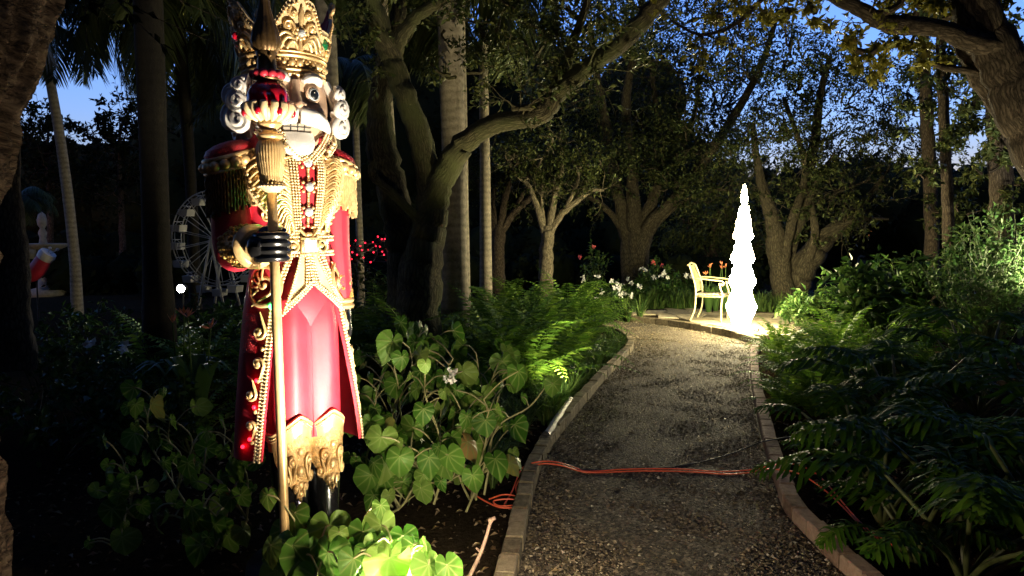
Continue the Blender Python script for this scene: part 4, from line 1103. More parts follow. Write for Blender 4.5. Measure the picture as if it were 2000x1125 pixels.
# ---- split-leaf philodendron
def philo(label, base, specs, seed, group):
    """specs: (azimuth deg, elevation deg, petiole length, blade length)"""
    q = np.random.default_rng(seed); t = thing('philodendron', label, 'plant', base, 0, group); st, lf = MB(), MB()
    for az, el, pl, bl in specs:
        az, el = radians(az), radians(el); d = np.array([cos(az), sin(az), 0]); s = np.array([-sin(az), cos(az), 0]); up = np.array([0, 0, 1.0])
        P = spline([(0, 0, 0), d * pl * .35 * cos(el) + up * pl * .5 * sin(el), d * pl * cos(el) + up * pl * sin(el)], 6); st.tube(P, np.linspace(.016, .009, len(P)), 7)
        n = 14; tt = np.linspace(0, 1, n); ang = el * .45 - (.55 + .5 * q.random()) * tt; ds = bl / n
        Mid = P[-1] + np.outer(np.cumsum(np.cos(ang)) * ds, d) + np.outer(np.cumsum(np.sin(ang)) * ds, up); T = unit(np.gradient(Mid, axis=0)); U = np.cross(T, s)
        lf.tube(Mid, np.linspace(.009, .002, n), 5, cap=False)
        prof = bl * .50 * np.interp(tt, [0, .12, .3, .55, .8, 1], [.55, .95, 1.0, .85, .55, .18])
        for sg in (-1, 1):
            for i in range(n):
                fw = np.interp(tt[i], [0, .2, .6, 1], [-.55, .1, .55, 1.3]) + .12 * (q.random() - .5); dr = -.15 - .35 * q.random(); ln = prof[i] * (.85 + .3 * q.random())
                k = np.linspace(0, 1, 6); dirn = unit(s * sg + T[i] * fw)
                L = Mid[i] + np.outer(k * ln, dirn) + np.outer(dr * ln * k ** 2 + .06 * ln * np.sin(k * 9 + q.random() * 6), U[i]) + np.outer(.05 * ln * k * k, T[i])
                w = ds * np.interp(k, [0, .2, .45, .75, .92, 1], [.62, .46, .36, .44, .30, .02]) * (1 if i else 1.3)
                ribbon(lf, L, w, U[i], .22)
    st.build('stem', M['stem'], t); lf.build('foliage', M['philo'], t); return t
pk = 0
for px, Y, lab, n, sc in ((1660, 5.4, 'split-leaf philodendron whose big lit leaf hangs over the ferns', 8, 1.0), (1570, 4.6, 'philodendron leaning over the right kerb above the orange cable', 8, .72),
                          (1590, 3.85, 'philodendron with drooping fingers spilling over the kerb at the orange cable', 8, .72), (1800, 4.7, 'tall dark philodendron deep in the right border', 9, 1.05),
                          (1930, 4.2, 'dark philodendron at the right picture edge under the leaning trunk', 9, 1.0), (1760, 3.6, 'low shadowed philodendron in the lower right corner', 8, .9),
                          (1900, 3.3, 'philodendron in deep shade in the extreme lower right corner', 8, .85), (1830, 6.2, 'philodendron behind the tall dark ones in the right border', 9, 1.2), (1960, 5.8, 'philodendron below the white-lit shrub at the right edge', 9, 1.15),
                          (1640, 3.35, 'small philodendron in the dark just inside the right kerb bend', 8, .55), (1730, 3.15, 'shadowed philodendron at the lower right picture edge beside the kerb', 9, .7)):
    sp = []
    for k in range(n):
        sp.append((k * 360 / n + R.uniform(-18, 18), R.uniform(28, 72), sc * R.uniform(.45, .85), sc * R.uniform(.42, .68)))
    philo(lab, (WX(px, Y) + .42, Y, -.02), sp, 70 + pk, 'philodendrons in the right border'); pk += 1

# ---- leafy shrubs
def shrub_obj(label, loc, h, r, n, L, seed, mat='shrub', group=None, flowers=None, nfl=0, name='shrub', w=.5, cat='shrub'):
    q = np.random.default_rng(seed); t = thing(name, label, cat, loc, q.random() * 6, group); st, lf = MB(), MB(); PP, DD = [], []
    for k in range(max(5, int(n / 28))):
        a, f = q.random() * 6.28, q.random() ** .6; e = np.array([cos(a) * r * f, sin(a) * r * f, h * (1 - .45 * f * f) * (.75 + .25 * q.random())])
        P = spline([(0, 0, -.03), e * [.3, .3, .5] + (q.random(3) - .5) * .3 * r, e * [.8, .8, .8] + (q.random(3) - .5) * .25 * r, e], 5); st.tube(P, np.linspace(.006, .002, len(P)), 4, cap=False)
        m = 28; u = .35 + .65 * q.random(m) ** .7; X = P[(u * (len(P) - 1)).astype(int)]; d = q.normal(size=(m, 3)) + [0, 0, .25]
        PP.append(X + d * .015 + q.normal(size=(m, 3)) * .05 * r); DD.append(d)
    PP, DD = np.concatenate(PP), np.concatenate(DD); leaves(lf, PP, DD, q.normal(size=PP.shape) * .5 + [0, -.2, 1], L * (.6 + .6 * q.random(len(PP))), w, .10, .2)
    st.build('stem', M['stem'], t); lf.build('foliage', M[mat], t)
    if flowers:
        fl = MB()
        for k in range(nfl):
            a, f = q.random() * 6.28, q.random() ** .5; c = np.array([cos(a) * r * f, sin(a) * r * f, h * (1 - .35 * f * f) + .05 * q.random()]); m = 14
            leaves(fl, np.tile(c, (m, 1)) + (q.random((m, 3)) - .5) * .05, q.normal(size=(m, 3)) + [0, 0, .3], q.normal(size=(m, 3)), .055, .75, .06, .05)
        fl.build('blossom', M[flowers], t)
    return t
k = 0
for px, Y, h, nf in ((1160, 14.3, .75, 5), (1185, 14.0, .6, 7), (1215, 14.4, .65, 8), (1240, 14.0, .5, 7), (1262, 14.6, .85, 6), (1290, 14.2, .7, 6), (1318, 14.5, .85, 6), (1340, 14.9, .7, 3), (1172, 13.5, .45, 4), (1230, 13.6, .4, 5)):
    shrub_obj('white flowering shrub in the bed behind the patio kerb, beside the chair', (WX(px, Y), Y, 0), h, .32, 260, .10, 100 + k, 'shrub_dimmed', 'white flowers behind the kerb', 'petal_white', max(2, int(nf * .65)), 'flowering_shrub'); k += 1
shrub_obj('bush with one coral pink bloom behind the white flowers', (WX(1282, 15.3), 15.3, 0), 1.1, .35, 260, .11, 130, 'shrub', None, 'petal_pink', 2, 'flowering_shrub')
shrub_obj('dark bush with a red bloom in front of the great oak trunk', (WX(1166, 16), 16, 0), 1.45, .4, 260, .11, 131, 'shrub', None, 'petal_pink', 2, 'flowering_shrub')
for px, Y, h, r, n, L, lab in ((1690, 8.6, 1.5, .5, 420, .16, 'broad-leaved shrub with a bright top in the right border'), (1785, 9.0, 1.55, .35, 320, .17, 'upright broad-leaved shrub between fern and white-lit bush'),
                               (1575, 10.6, .75, .5, 420, .12, 'glossy low shrub at the foot of the twisted oak'), (1935, 8.2, 2.0, .75, 2600, .075, 'bush glaring white in the light of a hidden flood at the right edge'),
                               (1870, 9.6, 1.9, .8, 700, .12, 'dim bush left of the white glaring one'), (1640, 10.8, 1.0, .7, 500, .13, 'dark shrub behind the right border ferns'), (1740, 10.5, 1.4, .8, 600, .13, 'dark broad shrub filling the right border')):
    shrub_obj(lab, (WX(px, Y), Y, -.03), h, r, n, L, 140 + k, 'shrub' if 'white in' in lab else 'shrub_dimmed'); k += 1  # only the flood-lit bush keeps the full leaf colour
# low dark planting on the left
for px, Y, h, r in ((120, 7.5, .9, .6), (200, 8.5, .9, .7), (260, 7.2, .75, .6), (60, 6.2, .8, .6), (170, 6.0, .6, .6), (300, 6.2, .6, .5), (410, 7.6, .85, .6), (450, 8.4, .95, .6), (470, 7.0, .8, .5), (350, 8.8, .8, .6), (390, 9.4, .9, .6), (100, 5.0, .6, .6), (240, 5.0, .55, .6), (360, 5.2, .6, .5)):
    shrub_obj('low dark shrub in the unlit bed left of the statue', (WX(px, Y), Y, -.03), h, r, 300, .09, 160 + k, 'shrub_dimmed', 'dark shrubs left of the statue'); k += 1
shrub_obj('low plant with faint lilac blooms in the dark bed left of the statue', (WX(205, 5.6), 5.6, 0), .75, .3, 160, .09, 190, 'shrub', None, 'petal_white', 2, 'flowering_shrub')
# orange cannas behind the chair, orange lilies at left
def lily(label, loc, h, n, seed, group):
    q = np.random.default_rng(seed); t = thing('lily_plant', label, 'plant', loc, 0, group); lf, fl = MB(), MB()
    for j in range(n):
        a = q.random() * 6.28; e = np.array([cos(a) * .16 * q.random(), sin(a) * .16 * q.random(), h * (.8 + .25 * q.random())]); lf.tube(spline([(0, 0, 0), e * [.6, .6, .5], e], 4), .006, 5)
        leaves(fl, np.tile(e, (6, 1)), q.normal(size=(6, 3)) * [.5, .5, .3] + [0, 0, .8], q.normal(size=(6, 3)), .085, .24, .02, .02)
    for j in range(9):
        a = q.random() * 6.28; d = np.array([cos(a), sin(a), 0]); P = np.array([d * .02, d * .10 + [0, 0, h * .4], d * .22 + [0, 0, h * .62], d * .36 + [0, 0, h * .55]]); ribbon(lf, spline(P, 3), np.interp(np.linspace(0, 1, 10), [0, .4, 1], [.01, .045, .003]), (0, 0, 1), .2)
    lf.build('foliage', M['grass'], t); fl.build('blossom', M['petal_orange'], t); return t
for j, (px, Y, h) in enumerate(((1386, 13.1, .95), (1400, 13.3, .95), (1418, 13.2, 1.0))): lily('orange lily plant blooming behind the garden chair', (WX(px, Y), Y, .0), h, 2, 200 + j, 'orange lilies behind the chair')
for j, (px, Y, h) in enumerate(((375, 5.4, 1.0), (345, 5.7, .9))): lily('dim orange lily in the dark bed left of the staff', (WX(px, Y), Y, 0), h, 2, 210 + j, 'dim lilies left of the staff')

# leaf litter on the soil of both beds
q = np.random.default_rng(8); P = []
while len(P) < 4200:
    x, y = q.uniform(-3.2, 3.6), q.uniform(2.4, 8.0); e = np.interp(y, near_l[:, 1], near_l[:, 0]); f = np.interp(y, near_r[:, 1], near_r[:, 0])
    if e - .12 < x < f + .12: continue
    P.append((x, y, hz(x, y) + .012))
P = np.array(P); a = q.random(len(P)) * 6.28; b = MB()
leaves(b, P, np.stack([np.cos(a), np.sin(a), .5 * (q.random(len(P)) - .35)], -1), np.tile([0, 0, 1.0], (len(P), 1)) + .8 * (q.random((len(P), 3)) - .5), .015 + .045 * q.random(len(P)) ** 1.5, .36, .16, .2)
setting(b.build('fallen_leaves', M['dead_leaf']), 'stuff')

# ================================================================== trees
def path_px(rows):
    """rows of (px, py, Y, radius in px) -> points and radii"""
    P = spline(np.array([[*W(x, y, Y), r * MPP(Y)] for x, y, Y, r in rows]), 7); return P[:, :3], P[:, 3]
class Tree:
    def __init__(self, name, label, base, bark, leaf, group=None, seed=1, cat='tree'):
        self.base = np.array([base[0], base[1], 0.0]); self.t = thing(name, label, cat, self.base, 0, group)
        self.bark, self.leaf = bark, leaf; self.wood, self.twig, self.lf = MB(), MB(), MB(); self.q = np.random.default_rng(seed); self.pp, self.dd, self.ll = [], [], []
    def limb(self, rows, n=14, rough=.10):
        P, r = path_px(rows); P = P + self.q.normal(size=P.shape) * (r * .07)[:, None]; self.wood.tube(P - self.base, r, n, rough=rough); return P, r
    def twigs(self, P, n, length, up=.3, sub=4, nl=8, L=.05, r0=.010, u0=.2, side=None, jit=1.0):
        q = self.q
        for k in range(n):
            i = int((u0 + (1 - u0) * q.random()) * (len(P) - 1)); d = unit(q.normal(size=3) * jit + [0, 0, up] + (0 if side is None else np.asarray(side))); l = length * (.5 + .8 * q.random())
            pts = [P[i]]; 
            for s in range(5): d = unit(d + q.normal(size=3) * .35); pts.append(pts[-1] + d * l / 5)
            T = spline(pts, 2); self.twig.tube(T - self.base, np.linspace(r0, r0 * .3, len(T)), 5, cap=False)
            for s in range(sub):
                j = int((.3 + .7 * q.random()) * (len(T) - 1)); e = unit(d + q.normal(size=3) * .9); m = l * (.25 + .35 * q.random()); S_ = [T[j], T[j] + e * m * .5 + q.normal(size=3) * .03, T[j] + e * m + [0, 0, -.03]]; S_ = spline(S_, 3)
                self.twig.tube(S_ - self.base, np.linspace(r0 * .4, r0 * .18, len(S_)), 4, cap=False)
                u = q.random(nl); X = S_[(u * (len(S_) - 1)).astype(int)]; D_ = unit(e + q.normal(size=(nl, 3)) * .8); self.pp.append(X); self.dd.append(D_); self.ll.append(L * (.6 + .7 * q.random(nl)))
    def blob(self, px, py, Y, rpx, n, L, flat=.75, depth=1.0):
        q = self.q; c = W(px, py, Y); r = rpx * MPP(Y); m = max(4, n // 40); a = unit(q.normal(size=(m, 3))) * (q.random((m, 1)) ** .45) * [r, r * depth, r * flat] + c
        X = np.repeat(a, 40, 0) + q.normal(size=(m * 40, 3)) * r * .095; self.pp.append(X); self.dd.append(q.normal(size=X.shape) + [0, 0, -.2]); self.ll.append(L * (.6 + .8 * q.random(len(X))))
        for k in range(m // 3):
            e = a[k]; s = c + (e - c) * .3 + [0, 0, -r * .2]; T = spline([s, (s + e) / 2 + q.normal(size=3) * r * .12, e + q.normal(size=3) * r * .1], 3); self.twig.tube(T - self.base, np.linspace(.022, .006, len(T)), 4, cap=False)
    def done(self, trunk='trunk'):
        self.wood.build(trunk, self.bark, self.t)
        if self.twig.n: self.twig.build('branches', self.bark, self.t)
        if self.pp:
            P, D_, L = np.concatenate(self.pp) - self.base, np.concatenate(self.dd), np.concatenate(self.ll); leaves(self.lf, P, D_, self.q.normal(size=P.shape) + [0, 0, .8], L, .45, .08, .1); self.lf.build('crown', self.leaf, self.t)
        return self.t

# ---- mossy oak in the fern bank
t = Tree('oak_tree', 'mossy forked oak whose long bare limb arches up over the fern bank', W(805, 760, 7), M['bark'], M['oak'], seed=31)
t.limb([(800, 820, 7.15, 46), (795, 560, 7.2, 38), (784, 460, 7.2, 33), (765, 370, 7.2, 30), (746, 280, 7.2, 28), (743, 200, 7.25, 22), (757, 130, 7.3, 18), (775, 40, 7.4, 15), (790, -60, 7.5, 12)], 14)
P1, _ = t.limb([(806, 830, 7.05, 50), (812, 640, 7.05, 42), (818, 510, 7.05, 36), (838, 430, 7.05, 32), (838, 370, 7, 25), (818, 270, 6.95, 23), (788, 175, 6.9, 21), (762, 110, 6.9, 21), (738, 45, 6.85, 22), (712, -30, 6.8, 21), (690, -110, 6.8, 18)], 16); P1 = P1[14:]
P2, _ = t.limb([(768, 115, 6.9, 14), (788, 65, 6.9, 14), (822, 26, 6.9, 12), (862, 2, 6.85, 10), (905, -30, 6.8, 8)], 10)
P3, _ = t.limb([(812, 830, 7, 56), (816, 640, 7, 44), (824, 510, 7, 38), (842, 425, 7, 32), (862, 345, 6.95, 26), (905, 283, 6.9, 22), (960, 246, 6.8, 19), (1012, 234, 6.75, 17), (1060, 222, 6.7, 20), (1092, 180, 6.65, 18), (1150, 132, 6.6, 17), (1215, 82, 6.5, 17), (1275, 17, 6.4, 17), (1325, -50, 6.3, 15)], 16)
P4, _ = t.limb([(1066, 212, 6.7, 10), (1082, 172, 6.7, 9), (1106, 118, 6.7, 9), (1130, 55, 6.7, 8), (1152, -5, 6.7, 7), (1165, -60, 6.7, 6)], 9)
P5, _ = t.limb([(1066, 215, 6.7, 8), (1030, 210, 6.65, 7), (1000, 213, 6.6, 5)], 7)
t.limb([(818, 430, 6.9, 11), (792, 402, 6.85, 9), (764, 376, 6.8, 9), (738, 355, 6.78, 8), (728, 338, 6.78, 9), (727, 316, 6.78, 7)], 9)
t.twigs(P3[42:80], 16, .8, .9, 5, 9, .06, .008); t.twigs(P4, 12, .7, .2, 4, 9, .06, .007, jit=1.2); t.twigs(P2, 10, .6, .1, 4, 10, .06, .007); t.twigs(P1[28:], 12, .5, -.1, 4, 10, .06, .006, side=(-.5, -.3, 0)); t.twigs(P5, 7, .5, .6, 4, 8, .05, .006)
for x, y, Y, r, n in ((960, 60, 7.3, 95, 420), (1040, 110, 7.2, 95, 460), (1000, 0, 7.0, 110, 520), (900, 130, 7.6, 80, 300), (1150, 20, 7.2, 90, 400), (1090, 40, 6.9, 90, 380), (860, 30, 7.4, 70, 240), (710, 90, 6.6, 45, 130), (1230, 40, 7.2, 90, 360), (700, 20, 6.6, 45, 120), (950, -70, 6.6, 130, 600), (1150, -80, 6.4, 140, 700), (760, -80, 6.6, 120, 500)):
    t.blob(x, y, Y, r, int(n * 1.3), .055, .8)
t.done()

# ---- great multi-stemmed oak behind the flower bed
t = Tree('oak_tree', 'broad many-stemmed oak with grey spreading limbs behind the flower bed', W(1243, 575, 16.5), M['bark_shaded'], M['oak_shaded'], seed=32)
Q = [t.limb(r, 12)[0][7:] for r in ([(1232, 610, 16.5, 17.2), (1228, 500, 16.5, 15.8), (1218, 430, 16.5, 13.9), (1200, 350, 16.4, 9.9), (1185, 250, 16.3, 9.8), (1165, 150, 16.2, 7.5), (1150, 40, 16, 6.0)],
     [(1243, 610, 16.4, 18.5), (1240, 500, 16.4, 17.2), (1238, 430, 16.4, 15.8), (1232, 310, 16.4, 9.9), (1222, 200, 16.3, 9.0), (1240, 90, 16.2, 6.8), (1260, -30, 16, 5.2)], [(1250, 610, 16.6, 17.2), (1248, 500, 16.6, 15.8), (1258, 430, 16.5, 13.2), (1290, 350, 16.3, 9.2), (1296, 280, 16.2, 7.5), (1280, 200, 16, 5.2), (1270, 110, 16, 3.8)],
     [(1256, 610, 16.3, 17.2), (1252, 510, 16.3, 16.5), (1266, 445, 16.3, 14.5), (1320, 385, 16, 9.9), (1385, 300, 15.6, 9.8), (1440, 215, 15.3, 8.2), (1490, 120, 15, 6.0), (1520, 20, 15, 4.5)], [(1262, 470, 16.3, 7.9), (1290, 430, 16.2, 5.9), (1345, 388, 15.9, 4.0), (1400, 370, 15.7, 3.3), (1440, 376, 15.5, 2.0)],
     [(1230, 480, 16.5, 7.9), (1210, 440, 16.5, 7.3), (1165, 392, 16.3, 5.3), (1115, 378, 16.2, 3.3), (1085, 360, 16, 2.0)], [(1256, 470, 16.5, 7.9), (1268, 415, 16.5, 5.9), (1310, 330, 16.6, 4.6), (1350, 240, 16.7, 3.8), (1370, 150, 16.8, 3.0)])]
for p in Q: t.twigs(p, 16, 1.0, .3, 4, 10, .10, .012, u0=.35)
for x, y, r, n in ((1100, 180, 90, 1300), (1170, 120, 100, 1500), (1260, 150, 110, 1800), (1340, 120, 110, 1700), (1400, 200, 100, 1500), (1350, 260, 100, 1600), (1280, 290, 90, 1300), (1180, 300, 85, 1100), (1110, 270, 80, 900), (1430, 290, 70, 700), (1400, 340, 70, 900), (1320, 350, 70, 900), (1200, 30, 120, 1800), (1330, 10, 120, 1800), (1440, 60, 110, 1300), (1060, 90, 90, 900), (1480, 160, 80, 700), (1150, 350, 60, 600), (1450, -40, 120, 1200), (1250, -90, 150, 1500)):
    t.blob(x, y, 16.2 + t.q.normal() * .8, r, int(n * 1.5), .08, .8)
t.done()

# ---- small pale branched tree
for k, (dx, Y, sc, lab) in enumerate(((0, 13.5, 1.0, 'small tree with pale bare forks caught by light, left of the great oak'), (-95, 15.0, .95, 'dim small tree with dark forks beside the slim palm trunk'))):
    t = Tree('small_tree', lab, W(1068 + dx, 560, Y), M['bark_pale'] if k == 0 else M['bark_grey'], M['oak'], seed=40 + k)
    f = lambda x, y, r: (1068 + dx + (x - 1068) * sc, y, Y, r)
    t.limb([f(1066, 600, 16), f(1067, 520, 14), f(1069, 470, 13), f(1070, 440, 11)])
    Q = [t.limb([f(*a) for a in r], 9)[0] for r in ([(1066, 460, 8), (1045, 395, 6), (1030, 360, 5), (1000, 330, 3), (985, 290, 2)], [(1071, 450, 8), (1080, 400, 7), (1092, 350, 6), (1098, 320, 4), (1092, 270, 3)],
         [(1072, 455, 9), (1100, 415, 7), (1130, 390, 6), (1155, 372, 4), (1180, 372, 2)], [(1100, 415, 5), (1120, 375, 4), (1130, 345, 3), (1122, 320, 2)], [(1062, 440, 5), (1058, 390, 3), (1060, 350, 2)])]
    for p in Q: t.twigs(p, 10, .6, .5, 4, 9, .08, .007, u0=.4)
    for x, y, r, n in ((1010, 300, 70, 700), (1070, 285, 75, 800), (1130, 310, 60, 600), (1040, 340, 45, 260)): t.blob(1068 + dx + (x - 1068) * sc, y, Y, r, int(n * 1.7), .065, .6)
    t.done()

# ---- twisted oak behind the light tree
t = Tree('oak_tree', 'twisted oak with several leaning stems right behind the light tree', W(1545, 600, 14.2), M['bark_shaded'], M['oak_shaded'], seed=50)
Q = [t.limb(r, 12)[0] for r in ([(1545, 640, 14, 26), (1530, 560, 14, 21), (1518, 490, 14, 19), (1508, 430, 14, 15), (1490, 370, 14, 10), (1478, 310, 14, 7), (1470, 240, 14, 5)],
     [(1552, 640, 14.1, 26), (1550, 575, 14.1, 25), (1572, 520, 14, 26), (1610, 470, 13.9, 20), (1650, 430, 13.8, 12), (1695, 385, 13.8, 6), (1725, 345, 13.8, 4)],
     [(1545, 590, 14.1, 18), (1538, 520, 14.1, 12), (1552, 460, 14.1, 11), (1572, 400, 14.1, 11), (1580, 340, 14.1, 10), (1592, 270, 14, 9), (1602, 190, 14, 7), (1620, 110, 14, 5)],
     [(1530, 520, 13.9, 9), (1545, 440, 13.9, 9), (1566, 375, 13.9, 8), (1572, 330, 13.9, 6), (1555, 260, 13.9, 5), (1530, 190, 13.8, 4)],
     [(1575, 520, 13.8, 10), (1592, 455, 13.7, 8), (1585, 395, 13.7, 6), (1600, 345, 13.7, 5), (1630, 300, 13.7, 3)], [(1592, 462, 13.8, 9), (1640, 440, 13.7, 7), (1690, 428, 13.6, 4), (1735, 428, 13.6, 2)], [(1600, 395, 13.7, 4), (1640, 375, 13.6, 3), (1700, 350, 13.6, 2)])]
for p in Q: t.twigs(p, 15, .9, .4, 4, 9, .09, .009, u0=.4)
for x, y, r, n in ((1460, 270, 60, 500), (1530, 250, 65, 600), (1600, 270, 65, 600), (1680, 300, 60, 500), (1560, 170, 70, 600), (1640, 190, 70, 600), (1720, 220, 65, 450), (1500, 330, 50, 450), (1620, 130, 80, 600), (1540, 90, 90, 700), (1450, 120, 70, 400), (1700, 260, 55, 400), (1740, 320, 50, 350), (1420, 300, 50, 350), (1580, 320, 50, 400), (1640, 340, 45, 300), (1790, 170, 60, 400), (1760, 270, 55, 350), (1820, 300, 50, 300), (1700, 140, 60, 400)):
    t.blob(x, y, 14.3 + t.q.normal() * .7, r, int(n * 2.2), .065, .8)
t.done()

# ---- leaning oak at the upper right
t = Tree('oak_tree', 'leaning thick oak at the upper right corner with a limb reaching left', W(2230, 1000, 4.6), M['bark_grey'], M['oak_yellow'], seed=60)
t.limb([(2240, 1100, 4.6, 75), (2215, 850, 4.6, 64), (2160, 600, 4.6, 52), (2070, 390, 4.6, 44), (2000, 235, 4.6, 41), (1948, 110, 4.6, 40), (1908, 25, 4.6, 38), (1880, -60, 4.6, 34), (1860, -180, 4.6, 28)], 20, .07)
t.limb([(2080, 420, 4.75, 28), (2015, 285, 4.75, 26), (1960, 200, 4.75, 26), (1912, 128, 4.75, 27), (1888, 70, 4.75, 22), (1880, 10, 4.75, 16), (1884, -80, 4.75, 13)], 16, .07)
P1, _ = t.limb([(1950, 92, 4.55, 20), (1890, 78, 4.5, 20), (1838, 58, 4.45, 16), (1780, 50, 4.4, 17), (1730, 45, 4.35, 16), (1690, 24, 4.3, 14), (1645, 2, 4.25, 12), (1590, -25, 4.2, 10)], 14, .08)
P2, _ = t.limb([(1936, 150, 4.7, 9), (1890, 138, 4.7, 7), (1850, 134, 4.7, 7), (1825, 126, 4.7, 4)], 9)
P3, _ = t.limb([(1700, 30, 4.3, 8), (1725, 25, 4.3, 8), (1755, 10, 4.3, 7), (1765, -15, 4.3, 7)], 9)
P4, _ = t.limb([(1640, 0, 4.25, 6), (1520, -20, 4.4, 5), (1440, 45, 4.5, 4), (1370, 68, 4.6, 3), (1310, 40, 4.7, 2)], 7)
t.twigs(P4, 16, .28, .1, 4, 8, .045, .004); t.twigs(P1[24:], 10, .3, .2, 4, 9, .045, .005)
for x, y, r, n in ((1700, 95, 55, 240), (1760, 85, 55, 240), (1730, 130, 45, 170), (1810, 105, 45, 150), (1680, 125, 30, 90), (1600, 20, 45, 150), (1550, 0, 50, 170), (1500, 25, 40, 90), (1650, -30, 60, 240), (1800, 0, 60, 260), (1960, 20, 60, 220), (1840, 30, 50, 200), (1990, 120, 50, 150), (1960, -60, 90, 360), (1750, -70, 100, 400), (1420, 20, 40, 80)):
    t.blob(x, y, 4.9 + t.q.normal() * .2, r, n, .052, .75)
t.done()

# ---- slim trees at the right
for k, (x, Y, r, top, lab) in enumerate(((1845, 10.5, 10, 120, 'slim straight trunk standing between the right border shrubs'), (1950, 9.6, 20, 150, 'dark thick trunk at the right edge behind the white-lit bush'), (1812, 13, 12, 140, 'dark slim trunk left of the straight pale one'))):
    t = Tree('slim_tree', lab, W(x + 10, 600, Y), M['bark_grey'], M['oak'], seed=70 + k)
    P, _ = t.limb([(x + 12, 680, Y, r * 1.4), (x + 8, 480, Y, r * 1.1), (x + 3, 330, Y, r), (x - 3, 200, Y, r * .95), (x - 8, top - 50, Y, r * .8), (x - 10, top - 220, Y, r * .6)], 10)
    t.twigs(P[14:], 16, .9, .3, 4, 9, .08, .009)
    for dx, y, rr, n in ((-40, 190, 60, 350), (50, 250, 60, 350), (20, 130, 70, 450), (-30, 330, 50, 260), (60, 350, 55, 300), (0, 30, 90, 500), (30, 410, 50, 280), (-20, 270, 60, 300), (80, 180, 60, 300)): t.blob(x + dx, y, Y + t.q.normal() * .5, rr, n, .085, .8)
    t.done()

# ---- rough trunk at the left edge
t = Tree('oak_tree', 'very rough brown trunk filling the left picture edge', W(-115, 900, 1.75), M['bark_rough'], M['oak'], seed=80)
ROUGH = [(-90, 1350, 158), (-93, 1150, 148), (-103, 1000, 139), (-114, 900, 134), (-120, 800, 130), (-122, 600, 130), (-118, 420, 131), (-99, 300, 129), (-76, 200, 123), (-44, 120, 118), (-12, 50, 118), (4, 0, 112), (45, -110, 104), (95, -260, 95), (150, -500, 80), (230, -900, 60)]
P, r = path_px([(x - (58 if y > 150 else 44), y, 1.75, rr) for x, y, rr in ROUGH]); L = along(np.c_[P, r], .012); P, r = L[:, :3], L[:, 3]
n = 150; a = np.linspace(0, 2 * pi, n + 1); ln = np.arange(len(P)) * .012
def h(a, l): return (.010 * np.sin(a * 9 + 3 * np.sin(l * 7) + l * 4) * np.sin(l * 26 + 2.5 * np.sin(a * 3)) + .006 * np.sin(a * 21 + l * 17 + 2 * np.sin(l * 31 + a * 5)) + .016 * np.sin(a * 3 + l * 2.2) + .006 * np.sin(a * 34 + l * 60 + 4 * np.sin(l * 23 + a * 7)) * np.sin(l * 47 + a * 11))
T = unit(np.gradient(P, axis=0)); A1 = unit(np.cross(T, [0, 1.0, 0])); A2 = np.cross(T, A1); hh_ = h(a[None], ln[:, None]) * (.75 + .6 * np.sin(a[None] * 4 + ln[:, None] * 6.3) * np.sin(ln[:, None] * 11 + a[None] * 2))
S = P[:, None] + (r[:, None] + hh_)[..., None] * (np.cos(a)[None, :, None] * A1[:, None] + np.sin(a)[None, :, None] * A2[:, None]) - t.base
t.wood.grid(S, uv=np.stack([np.broadcast_to(a * .15, (len(P), n + 1)), np.broadcast_to(ln[:, None], (len(P), n + 1))], -1))
t.done()
t = Tree('slim_tree', 'dark upright trunk directly behind the rough trunk at the left edge', W(22, 600, 6), M['bark_grey'], M['far_leaf'], seed=81)
P, _ = t.limb([(28, 720, 6, 38), (24, 600, 6, 33), (16, 450, 6, 29), (6, 300, 6, 26), (-8, 100, 6, 24), (-15, -100, 6, 22), (-20, -500, 6, 16)], 14); t.twigs(P[-14:], 20, 1.6, .3, 5, 14, .10, .014); t.done()

for k, (x, Y, lab, bl) in enumerate(((95, 21, 'dark lacy tree against the blue gap behind the curved palm', ((40, 240, 55), (95, 225, 50), (60, 300, 60), (120, 290, 55), (20, 330, 60), (110, 350, 60))),
        (235, 22, 'dark lacy tree against the blue gap beside the thick dark palm', ((200, 250, 55), (250, 220, 60), (280, 270, 50), (215, 310, 60), (265, 330, 55), (180, 350, 50))))):
    t = Tree('dark_tree', lab, W(x, 600, Y), M['bark_grey'], M['far_leaf'], seed=85 + k); P, _ = t.limb([(x, 620, Y, 7), (x + 4, 450, Y, 6), (x - 2, 330, Y, 4), (x, 240, Y, 2)], 8)
    for bx, by, r in bl: t.blob(bx, by, Y + t.q.normal() * .5, r, 420, .16, .8)
    t.twigs(P[6:], 30, 1.6, .5, 5, 10, .14, .012); t.done()
